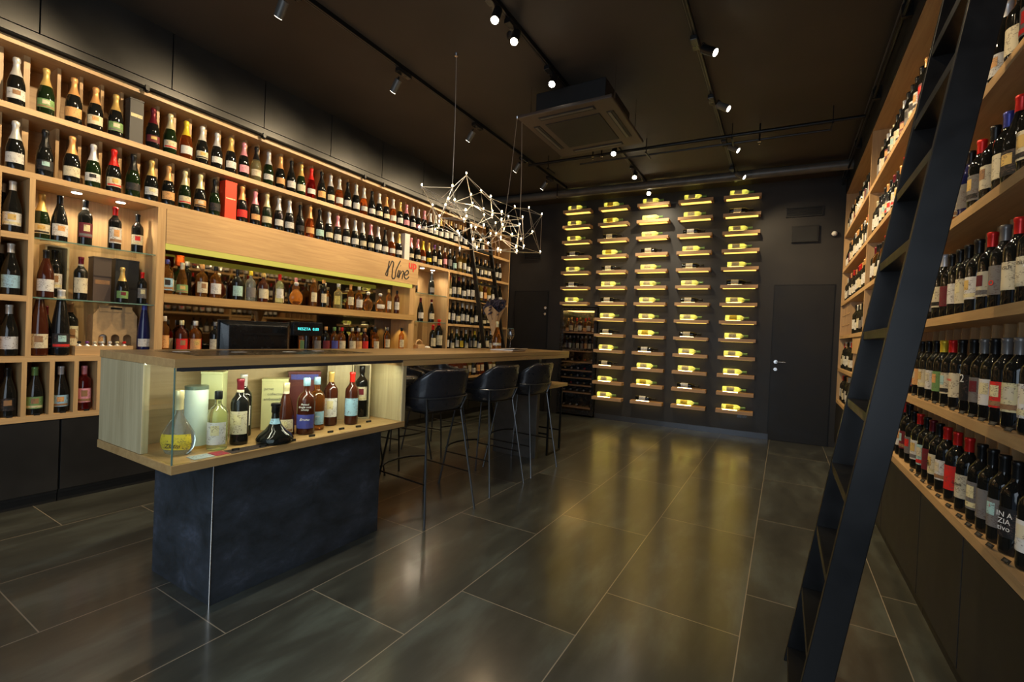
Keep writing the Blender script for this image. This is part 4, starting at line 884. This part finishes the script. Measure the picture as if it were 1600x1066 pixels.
r = empty('bottle_case', (-2.30, 2.06, ZD), FA+.22); tag(r, 'open hinged white wooden case holding a black bottle', 'case')
MB().box(-.05, .045, -.055, -.047, 0, .345).box(-.05, .045, .047, .055, 0, .345).box(-.05, .045, -.047, .047, .337, .345).box(-.05, .045, -.047, .047, 0, .008).box(-.058, -.05, -.055, .055, 0, .345).build('case_body', M_oakpale, r)
dl = MB().box(-.006, 0, -.145, -.003, 0, .345).build('case_door', M_white, r); dl.data.materials[0] = M_oakpale; dl.location = (.045, -.056, 0); dl.rotation_euler = (0, 0, .25)
for z in (.09, .26): MB().tube([(.047, -.056, z-.012), (.047, -.056, z+.012)], .003, 6).build('hinge', M_chrome, r)
p = Vector((-2.30, 2.06, 0))+Vector((math.cos(FA+.22), math.sin(FA+.22), 0))*.0
bottle('slim', (p.x, p.y, ZD+.009), FA+.22, 'k', 'K', 'C', 'slim black-topped bottle inside the white wooden case', sc=1.06, name='spirits_bottle', ls=.8, lz=.04)
tagpos = [(1.19, -2.10, 'the dark-red-topped bottle'), (1.30, -2.075, 'the decanter left side'), (1.45, -2.075, 'the decanter right side'), (1.57, -2.09, 'the blue whisky bottle'), (1.69, -2.10, 'the light blue whisky bottle'), (1.78, -2.12, 'the gold-topped brandy'), (1.88, -2.10, 'the red-topped brandy'), (2.02, -2.17, 'the white wooden case')]
for y, x, nm in tagpos:
    r = empty('price_tag', (x+.02, y-.03, ZD+.0005), -.2); tag(r, 'black price tag in the display in front of '+nm, 'price tag', 'price tags in the display box')
    MB().box(-.004, .004, -.015, .015, 0, .010).build('card', M_tag, r); bx('price_digits', M_grey, .0042, .0046, -.009, .009, .003, .007, r)
for y0, y1, c, nm in ((.98, 1.06, (.35, .40, .40), 'pale grey'), (1.065, 1.12, (.30, .02, .04), 'dark red'), (1.125, 1.33, (.02, .012, .012), 'black')):
    o = MB().box(-.035, .035, 0, y1-y0, 0, .001).build('leaflet', M_card); o.color = (*c, 1); o.location = (-2.085 if nm != 'black' else -2.075, y0, ZD+.0003); tag(o, '%s glossy leaflet lying flat at the front of the display floor' % nm, 'leaflet')

# monitor behind the bar, seen from the back
r = empty('monitor', (-2.98, 1.775, .901), math.radians(-2)); tag(r, 'black monitor seen from behind standing behind the bar', 'monitor')
m = MB(); pts = [(-.235, .09), (.235, .09), (.235, .385), (-.235, .385)]
bx('screen_bezel', M_plast, -.028, -.010, -.235, .235, .09, .385, r, bevel=.004)
m.v = [(-.0095, -.232, .093), (-.0095, .232, .093), (-.0095, .232, .382), (-.0095, -.232, .382), (.035, -.19, .12), (.035, .19, .12), (.03, .19, .355), (.03, -.19, .355)]
m.f = [(0, 3, 2, 1), (4, 5, 6, 7), (0, 1, 5, 4), (1, 2, 6, 5), (2, 3, 7, 6), (3, 0, 4, 7)]
m.build('back_cover', M_plast, r, bevel=.01)
bx('vent_slot', M_kick, .0335, .0368, -.10, .17, .295, .308, r)
bx('stand', M_plast, -.005, .03, -.04, .04, .012, .15, r, bevel=.004); bx('foot', M_plast, -.09, .09, -.12, .12, 0, .011, r, bevel=.003)
text('brand_text', 'BenQ', .026, M_grey, (.0365, .04, .198), (PI/2, 0, PI/2), r, .0006, 'CENTER')
r = empty('customer_display', (-2.83, 2.035, .901), math.radians(-8)); tag(r, 'small cash register display with cyan digits on a black pole', 'display')
MB().tube([(0, 0, .012), (0, 0, .30)], .016, 12).build('pole', M_plast, r, True); bx('display_housing', M_plast, -.025, .018, -.105, .105, .30, .395, r, bevel=.005)
bx('base', M_plast, -.05, .05, -.06, .06, 0, .011, r); text('digits', 'RESZTA  0.00', .026, M_cyan, (.0188, 0, .338), (PI/2, 0, PI/2), r, .0003, 'CENTER')

# on the bar top: menu, cognac flask, wrapped flowers, wine glass
r = empty('menu_folder', (-2.20, 3.70, BZ1+.0005), math.radians(8)); tag(r, 'white menu folder lying on the far half of the bar', 'menu')
MB().obox((0, 0, .012), (.11, 0, 0), (0, .17, 0), (0, 0, .004)).build('cover', M_white, r); MB().obox((.02, 0, .021), (.105, 0, .008), (0, .165, 0), (0, 0, .003)).build('pages', M_white, r); bx('base_board', M_kraft, -.11, .10, -.172, .172, 0, .0075, r)
r = bottle('cognac', (-2.45, 3.88, BZ1+.0005), FA+.2, 'a', 'g', 'W', 'amber flask bottle standing on the bar beside the wine glass', sc=1.05, name='spirits_bottle', ls=.4)
r = empty('flower_bouquet', (-2.52, 3.93, BZ1+.0005), 0); tag(r, 'dried dark flowers wrapped in kraft paper standing on the bar', 'flowers')
inst(MB().lathe([(.030, 0), (.032, .004), (.024, .08), (.022, .16), (.030, .20)], 14).mesh('vase', M_wineglass, True), 'vase', r)
m = MB(); prof = [(.022, .14), (.03, .20), (.05, .28), (.085, .37), (.10, .40)]
for r_, z_ in prof:
    for j in range(22):
        a = 2*PI*j/22; k = 1+.13*math.sin(5*a)*(z_-.14)/.2+random.uniform(-.02, .02); m.v.append((r_*k*math.cos(a), r_*k*math.sin(a), z_+.035*math.sin(3*a)*(z_-.14)/.26))
for i in range(len(prof)-1):
    for j in range(22): m.f.append((i*22+j, i*22+(j+1) % 22, (i+1)*22+(j+1) % 22, (i+1)*22+j))
o = m.build('paper_wrap', M_kraft, r); md = o.modifiers.new('s', 'SOLIDIFY'); md.thickness = .002
m = MB()
for k in range(90):
    a, rad_ = random.uniform(0, 2*PI), random.uniform(0, .085)**1; z_ = random.uniform(.36, .50); tip = Vector((math.cos(a)*rad_*1.25, math.sin(a)*rad_*1.25, z_)); base = tip*.2+Vector((0, 0, .18))
    m.tube([base, base*.3+tip*.7, tip], [.0015, .002, .002], 4)
    for q in range(4):
        c = tip+Vector((random.uniform(-.014, .014), random.uniform(-.014, .014), random.uniform(-.03, .015))); m.obox(c, (.009, 0, .003), (0, .007, .003), (.002, 0, .007))
m.build('dried_flowers', flat('dried_flower', (.035, .028, .045), .8), r)
r = empty('wine_glass', (-2.37, 4.01, BZ1+.0005)); tag(r, 'empty stemmed wine glass near the end of the bar', 'glass')
MB().lathe([(.033, 0), (.033, .0015), (.006, .004), (.0035, .012), (.0032, .09), (.006, .097), (.026, .115), (.037, .140), (.038, .165), (.034, .195), (.030, .215)], 24, close=False).build('bowl_and_stem', M_wineglass, r, True)
MB().lathe([(.0302, .2145), (.0302, .2165)], 24, close=False).build('rim', M_paneedge, r, True)

# low oak table with sled frame past the bar end
tb = empty('side_table', (-2.35, 4.64, 0)); tag(tb, 'low oak-topped table with black tube frame past the bar end', 'table')
bx('tabletop', M_bar, -.24, .24, -.26, .26, .715, .75, tb, bevel=.002)
for x in (-.225, .225):
    for y in (-.18, .13):
        MB().box(x-.01, x+.01, y-.01, y+.01, .0, .7145).build('leg', M_metal, tb)
    MB().box(x-.01, x+.01, -.169, .119, .0, .02).build('runner', M_metal, tb)
for y in (-.18, .13): MB().box(-.214, .214, y-.008, y+.008, .22, .236).build('crossbar', M_metal, tb)

# ---------------------------------------------------------------- bar stools
def stool_parts():
    P = {}
    nu, hw, hd = 40, .235, .215
    def ring(z, k, u):
        c, s = math.cos(u), math.sin(u); e = 3.0
        q = 1/((abs(c)**e+abs(s)**e)**(1/e)); return (hd*k*q*c, hw*k*q*s)
    # shell: open bucket, back at +X
    m = MB(); U = [math.radians(-142+284*i/nu) for i in range(nu+1)]
    def top(u):
        a = abs(math.degrees(u))
        if a < 38: return 1.015
        if a < 78: return 1.015-(a-38)/40*.125
        return .89-(a-78)/64*.035
    nv = 7
    rows = []
    for v in range(nv+1):
        for i, u in enumerate(U):
            t = v/nv; zt_ = top(u); z = .735+(zt_-.735)*t
            k = .80+.20*min(1, t*2.2)**.6
            x, y = ring(z, k, u)
            x += max(0, (z-.86))*.16*(1 if x > 0 else 0)
            m.v.append((x, y, z))
    n1 = nu+1
    for v in range(nv):
        for i in range(nu): m.f.append((v*n1+i, v*n1+i+1, (v+1)*n1+i+1, (v+1)*n1+i))
    P['shell'] = m.mesh('backrest', M_leather, True, 60)
    P['piping'] = MB().tube([(Vector(m.v[nv*n1+i])+Vector((0, 0, .004))) for i in range(n1)], .0035, 6).mesh('piping', M_leather, True)
    # cushion and seat pan
    m = MB(); pr = [(.0, .725), (.60, .727), (.80, .737), (.86, .765), (.86, .80), (.78, .822), (.0, .828)]
    i0 = 0
    for k, z in pr:
        for j in range(32):
            x, y = ring(z, max(k, .001), 2*PI*j/32); m.v.append((x, y, z))
    for p_ in range(len(pr)-1):
        for j in range(32): a, b = p_*32+j, p_*32+(j+1) % 32; m.f.append((a, b, b+32, a+32))
    P['seat'] = m.mesh('seat', M_leather, True, 60)
    m = MB(); pts = []
    for i in range(41):
        u = math.radians(-150+300*i/40); x, y = ring(0, 1.065, u); pts.append((x+.004, y, .825))
    P['ring'] = m.tube(pts, .0055, 6).mesh('frame_ring', M_leg, True)
    L = []
    for sx, sy in ((1, -1), (1, 1), (-1, -1), (-1, 1)):
        L.append(MB().tube([(sx*.19, sy*.20, .825), (sx*.165, sy*.165, .725), (sx*.265, sy*.242, .012), (sx*.266, sy*.243, 0)], [.0065, .0075, .0075, .010], 8).mesh('leg', M_leg, True))
    P['legs'] = L
    z = .27; fx = .165+(.725-z)/.713*.10; fy = .165+(.725-z)/.713*.077
    P['rest'] = [MB().tube([(-fx, -fy, z), (fx, -fy, z)], .006, 6).mesh('side_stretcher', M_metal, True), MB().tube([(-fx, fy, z), (fx, fy, z)], .006, 6).mesh('side_stretcher', M_metal, True),
                 MB().tube([(-fx, -fy, z+.03), (-fx-.05, -fy*.5, z+.035), (-fx-.065, 0, z+.035), (-fx-.05, fy*.5, z+.035), (-fx, fy, z+.03)], .007, 6).mesh('footrest', M_metal, True)]
    m = MB().tube([(-.165, -.165, .722), (.165, -.165, .722)], .006, 6).tube([(-.165, .165, .722), (.165, .165, .722)], .006, 6).tube([(.165, -.165, .722), (.165, .165, .722)], .006, 6)
    P['under'] = m.mesh('seat_bracket', M_metal, True)
    return P
SP = stool_parts()
def stool(x, y, rz, lab, group):
    r = empty('bar_stool', (x, y, 0), rz); tag(r, lab, 'stool', group)
    o = inst(SP['shell'], 'backrest', r); md = o.modifiers.new('s', 'SOLIDIFY'); md.thickness = .03; md.offset = 0
    b_ = o.modifiers.new('b', 'BEVEL'); b_.width = .01; b_.segments = 3; b_.limit_method = 'ANGLE'; b_.angle_limit = math.radians(50)
    inst(SP['piping'], 'piping', o); inst(SP['seat'], 'seat', r); inst(SP['ring'], 'frame_ring', r); inst(SP['under'], 'seat_bracket', r)
    for q in SP['legs']: inst(q, 'leg', r)
    for q in SP['rest']: inst(q, q.name.split('.')[0], r)
g = 'stools on the room side of the bar'
stool(-2.165, 2.55, math.radians(-6), 'black leather bar stool on the room side, nearest the stone block', g)
stool(-2.16, 3.28, math.radians(-4), 'black leather bar stool on the room side, the middle one', g)
stool(-2.145, 3.92, math.radians(-3), 'black leather bar stool on the room side, nearest the low table', g)
g = 'stools behind the bar'
stool(-3.22, 2.70, math.radians(176), 'black stool on the far side of the bar, nearest the stone block', g)
stool(-3.22, 3.32, math.radians(184), 'black stool on the far side of the bar, the middle one', g)
stool(-3.20, 3.92, math.radians(181), 'black stool on the far side of the bar, nearest the low table', g)

# ---------------------------------------------------------------- chandelier
N = [(-2.37, 2.62, 2.34), (-2.37, 2.98, 2.44), (-2.37, 3.16, 2.6), (-2.63, 3.76, 2.66), (-2.7, 3.69, 2.61), (-2.44, 3.36, 2.41), (-2.05, 2.61, 2.19), (-2.14, 2.65, 2.22), (-2.17, 2.66, 2.18), (-2.58, 2.99, 2.31), (-2.34, 2.8, 2.15), (-2.54, 3.04, 2.18), (-2.62, 3.13, 2.17), (-2.67, 2.94, 2.12), (-2.59, 3.05, 2.12), (-2.04, 2.73, 2.15), (-2.12, 2.85, 2.14), (-2.14, 2.85, 2.12), (-2.14, 3.2, 2.39), (-2.6, 3.77, 2.48), (-2.52, 3.67, 2.39), (-2.27, 3.43, 2.34), (-2.19, 3.31, 2.27), (-2.1, 3.32, 2.29), (-2.08, 3.03, 2.11), (-2.68, 4.12, 2.43), (-2.29, 3.64, 2.27), (-2.24, 3.54, 2.29), (-2.37, 3.87, 2.41), (-2.62, 4.4, 2.67), (-2.39, 4.31, 2.61), (-2.43, 4.69, 2.64), (-2.04, 3.57, 2.3), (-2.09, 3.61, 2.25), (-2.33, 4.3, 2.35), (-2.42, 4.67, 2.21), (-2.06, 3.65, 2.06), (-2.31, 4.03, 2.22), (-2.08, 3.55, 2.04), (-2.1, 3.6, 2.01), (-2.36, 3.94, 2.25), (-2.44, 3.91, 2.3), (-2.29, 3.62, 2.15), (-2.42, 3.74, 2.22), (-2.63, 3.96, 2.28), (-2.52, 3.76, 2.14), (-2.13, 3.33, 1.98), (-2.62, 4.15, 2.14), (-2.71, 3.9, 2.21), (-2.27, 3.22, 1.98), (-2.54, 3.53, 2.13), (-2.34, 3.22, 2.17), (-2.39, 3.1, 2.1), (-2.49, 3.25, 2.12), (-2.49, 3.27, 1.995), (-2.6, 3.65, 2.27)]
ch_ = empty('chandelier', (-2.4, 3.6, 2.3)); tag(ch_, 'wire chandelier of thin metal rods with many small bulbs above the bar', 'chandelier')
NV = [Vector(p)-Vector((-2.4, 3.6, 2.3)) for p in N]
E_ = {(0, 1), (0, 7), (0, 9), (1, 9), (9, 13), (9, 11), (9, 14), (1, 2), (1, 6), (2, 7), (2, 4), (2, 3), (3, 6), (3, 18), (6, 15), (6, 5), (8, 11), (7, 8), (5, 19), (5, 15), (18, 29), (29, 30), (30, 31), (31, 34), (34, 35), (35, 39), (31, 37), (13, 14), (46, 35), (46, 49), (36, 35), (29, 33), (4, 5), (1, 10), (52, 54), (49, 54), (10, 52)}
for i in range(len(NV)):
    ds = sorted((( NV[i]-NV[j]).length, j) for j in range(len(NV)) if j != i)
    pick = [j for d, j in ds if d > .12][:3]
    for j in pick: E_.add((min(i, j), max(i, j)))
m = MB()
for i, j in E_: m.tube([NV[i], NV[j]], .0023, 5)
for p in NV: m.tube([p+Vector((0, 0, -.012)), p+Vector((0, 0, .008))], .0065, 8)
m.build('rod_frame', M_rod, ch_, True)
me = MB().lathe([(.002, 0), (.0052, .003), (.0062, .009), (.0050, .015), (.002, .018)], 10).mesh('bulb', M_bulb, True)
for p in NV: inst(me, 'bulb', ch_, p+Vector((0, 0, .008)))
for a, b_ in (((-2.36, 2.95, 3.5), N[1]), ((-2.39, 4.08, 3.5), (-2.37, 4.10, 2.45)), ((-3.0, 4.6, 3.5), (-2.62, 3.9, 2.6)), ((-2.45, 4.09, 3.5), (-2.44, 3.9, 2.32))):
    a = Vector(a)-Vector((-2.4, 3.6, 2.3)); b_ = Vector(b_)-Vector((-2.4, 3.6, 2.3))
    a.z -= .001
    if a.x < -.1 and a.y > .9: continue
    MB().tube([a, (a+b_)/2+Vector((.004, .004, 0)), b_], .0028, 6).build('suspension_cable', M_rod, ch_, True)
    MB().lathe([(.014, -.02), (.02, 0)], 12, c=tuple(a)).build('ceiling_cap', M_chrome, ch_, True)
for p, e in ((N[5], 2.5), (N[22], 2.5), (N[42], 2.5)):
    l_ = bpy.data.lights.new('bulb_light', 'POINT'); l_.energy = e; l_.color = (1, .7, .4); l_.shadow_soft_size = .03
    o = bpy.data.objects.new('bulb_light', l_); COL.objects.link(o); o.location = Vector(p)+Vector((0, 0, -.06))

# ---------------------------------------------------------------- ceiling: tracks, heads, air conditioner, pipes
def track(x, y0, y1, lab):
    r = empty('lighting_track', (x, (y0+y1)/2, ZC)); tag(r, lab, 'track'); h = (y1-y0)/2
    bx('rail', M_metal, -.017, .017, -h, h, -.034, -.001, r)
    for sx in (-1, 1): bx('conductor', M_grey, sx*.009-.002, sx*.009+.002, -h, h, -.0355, -.0341, r)
    for y in (-h+.02, h-.02): bx('end_cap', M_plast, -.019, .019, y-.02, y+.02, -.036, -.0005, r)
track(-2.88, -.6, 6.3, 'black ceiling lighting track nearest the left rack')
track(-1.75, -.6, 6.75, 'black middle ceiling track with bright lamps, passing over the air conditioner')
track(-.65, -.6, 6.9, 'black ceiling lighting track nearest the right rack')
def head(x, y, target, lab, lit, group, side=0):
    r = empty('track_spotlight', (x, y, ZC-.037)); tag(r, lab, 'lamp', group)
    bx('adapter', M_plast, -.024, .024, -.075, .075, -.034, -.0005, r, bevel=.003)
    d = (Vector(target)-Vector((x+side, y, ZC-.13))).normalized()
    p0 = Vector((side*.6, 0, -.034)); MB().tube([p0, Vector((side, 0, -.075))], .009, 8).build('arm', M_metal, r, True)
    c = Vector((side, 0, -.095)); a, b_ = c-d*.045, c+d*.065
    MB().tube([a, b_], .030, 16).build('lamp_head', M_grey if not lit else M_metal, r, True)
    MB().tube([b_+d*.0006, b_+d*.0016], .025, 16).build('lens', M_disc if lit else M_disc2, r)
    return r
g = 'spotlights on the left track'
for y, nm in ((1.85, 'nearest the camera, at the photo top edge'), (2.9, 'second from the camera'), (4.0, 'third from the camera'), (5.0, 'fourth from the camera'), (5.75, 'farthest from the camera')):
    head(-2.88, y, (-4.25, y+.1, 1.8), 'dark spotlight on the left track, '+nm, False, g, -.08)
g = 'bright lamps on the middle track'
for y, nm, tg in ((2.55, 'nearest the camera', (-1.3, .8, 0)), (2.80, 'second from the camera', (-1.2, .9, 0)), (3.42, 'third, above the air conditioner corner', (-1.3, 1.0, 0)), (5.0, 'fourth, past the air conditioner', (-1.2, 2.2, 0)), (5.84, 'fifth from the camera', (-1.2, 2.6, 0)), (6.56, 'farthest, above the middle shelf column', (-1.2, 3.0, 0))):
    head(-1.75, y, tg, 'bright spotlight on the middle track, '+nm, True, g, .03)
g = 'spotlights on the right track'
for y, nm in ((3.55, 'nearest the camera'), (4.45, 'second from the camera'), (5.45, 'third from the camera'), (6.35, 'farthest from the camera')):
    head(-.65, y, (.7, y-.25, 2.5), 'spotlight on the right track, '+nm, y < 4, g, .09)

ac = empty('air_conditioner', (-1.66, 3.95, 3.15)); tag(ac, 'square cassette air conditioner hanging under the dark ceiling', 'air conditioner')
bx('body', M_acd, -.32, .32, -.34, .34, .031, .255, ac, bevel=.01)
m = MB(); bx('panel', M_acp, -.425, .425, -.475, .475, 0, .03, ac, bevel=.008)
bx('intake_grille', M_acd, -.25, .25, -.27, .27, -.006, -.0005, ac)
for x in (-.34, .34): bx('louvre', M_acd, x-.03, x+.03, -.27, .27, -.004, -.0005, ac); bx('flap', M_grey, x-.018, x+.006, -.26, .26, -.009, -.0045, ac)
for y in (-.38, .38): bx('louvre', M_acd, -.25, .25, y-.03, y+.03, -.004, -.0005, ac); bx('flap', M_grey, -.24, .24, y-.018, y+.006, -.009, -.0045, ac)
for x in (-.40, .40):
    for y in (-.3, .3): MB().tube([(x*.97, y, .03), (x*.97, y, .348)], .004, 6).build('hanger_rod', M_chrome, ac, True)
r = empty('ceiling_duct', (-1.8, 6.45, 3.40)); tag(r, 'large grey round duct running across the room near the back wall', 'pipe')
MB().tube([(-2.75, -.10, .045), (2.76, .12, -.0)], .058, 20).build('duct_tube', M_grey, r, True)
for x in (-1.6, 1.2): MB().tube([(x, .02, .05), (x, .02, .099)], .004, 6).build('hanger_rod', M_chrome, r, True); 
r = empty('conduit', (-1.2, 5.15, 3.40)); tag(r, 'thin black pipe pair hung across the ceiling past the air conditioner', 'pipe')
MB().tube([(-1.65, -.06, 0), (1.78, .1, 0)], .018, 10).build('pipe', M_metal, r, True); MB().tube([(-1.0, .03, -.05), (1.5, .16, -.05)], .010, 8).build('pipe', M_metal, r, True)
for x in (-1.4, -.2, .66, 1.5): MB().box(x-.008, x+.008, -.04, .16, -.07, -.055).box(x-.004, x+.004, -.02, -.014, -.07, .099).build('bracket', M_metal, r)
r = empty('smoke_detector', (-1.83, 2.95, ZC-.001)); tag(r, 'small dark smoke detector on the ceiling between bright lamps', 'detector')
MB().lathe([(.035, -.035), (.05, -.02), (.052, 0)], 16).build('body', M_acd, r, True)
for i, (x, y) in enumerate(((-1.95, 4.95), (-1.86, 4.98), (-2.95, 6.15), (-.30, 5.25))):
    r = empty('sprinkler', (x, y, 3.32)); tag(r, 'small brass sprinkler head below the ceiling pipe, %s' % ['left one of a pair', 'right one of a pair', 'beyond the left track', 'beside the right track'][i], 'sprinkler')
    MB().tube([(0, 0, .179), (0, 0, .0)], .008, 8).build('stem', M_metal, r, True); MB().lathe([(.010, -.03), (.006, -.012), (.016, -.004), (.016, 0)], 12).build('nozzle', M_chrome, r, True)
SUBS = {'wine_cooler': [('door_glass', 'door_frame'), ('handle', 'door_frame')], 'monitor': [('vent_slot', 'back_cover'), ('brand_text', 'back_cover'), ('foot', 'stand')], 'customer_display': [('digits', 'display_housing')],
        'track_spotlight': [('lens', 'lamp_head')], 'air_conditioner': [('intake_grille', 'panel'), ('flap', 'panel'), ('louvre', 'panel')], 'bar_counter': [('pane_edge', 'front_pane'), ('edge_trim', 'stone_block'), ('joint_trim', 'stone_block'), ('inset_glass', 'counter_top'), ('front_profile', 'counter_top')],
        'wall_vent': [('grille', 'frame')], 'bottle_case': [('hinge', 'case_door')], 'price_tag': [('price_digits', 'card')], 'downlight': [('lens', 'ring')], 'bottle_carrier': [('handle_slot', 'handle')], 'gift_carton': [('printed_patch', 'box_body'), ('printed_lines', 'box_body')]}
base = lambda o: o.name.split('.')[0]
for root in [q for q in COL.objects if q.parent is None and base(q) in SUBS]:
    kids = [q for q in root.children]
    for cn_, pn_ in SUBS[base(root)]:
        ps = [q for q in kids if base(q) == pn_]
        if not ps: continue
        for c in [q for q in kids if base(q) == cn_]: c.parent = ps[0]; c.matrix_parent_inverse = ps[0].matrix_basis.inverted()
for c in [q for q in COL.objects if base(q) == 'label_text' and q.parent and q.parent.parent is None]:
    ps = [q for q in c.parent.children if base(q) == 'label']
    if ps: c.parent = ps[0]; c.matrix_parent_inverse = ps[0].matrix_basis.inverted()
bpy.context.view_layer.update()
dg = bpy.context.evaluated_depsgraph_get()
for o in [q for q in COL.objects if q.type in ('FONT', 'CURVE')]:
    me = bpy.data.meshes.new_from_object(o.evaluated_get(dg)); n_ = o.name
    c = bpy.data.objects.new('lettering', me); COL.objects.link(c); c.parent = o.parent; c.matrix_parent_inverse = o.matrix_parent_inverse.copy(); c.matrix_basis = o.matrix_basis.copy()
    bpy.data.objects.remove(o); c.name = n_
print('BOTTLES', COUNT, 'OBJ', len(bpy.data.objects))
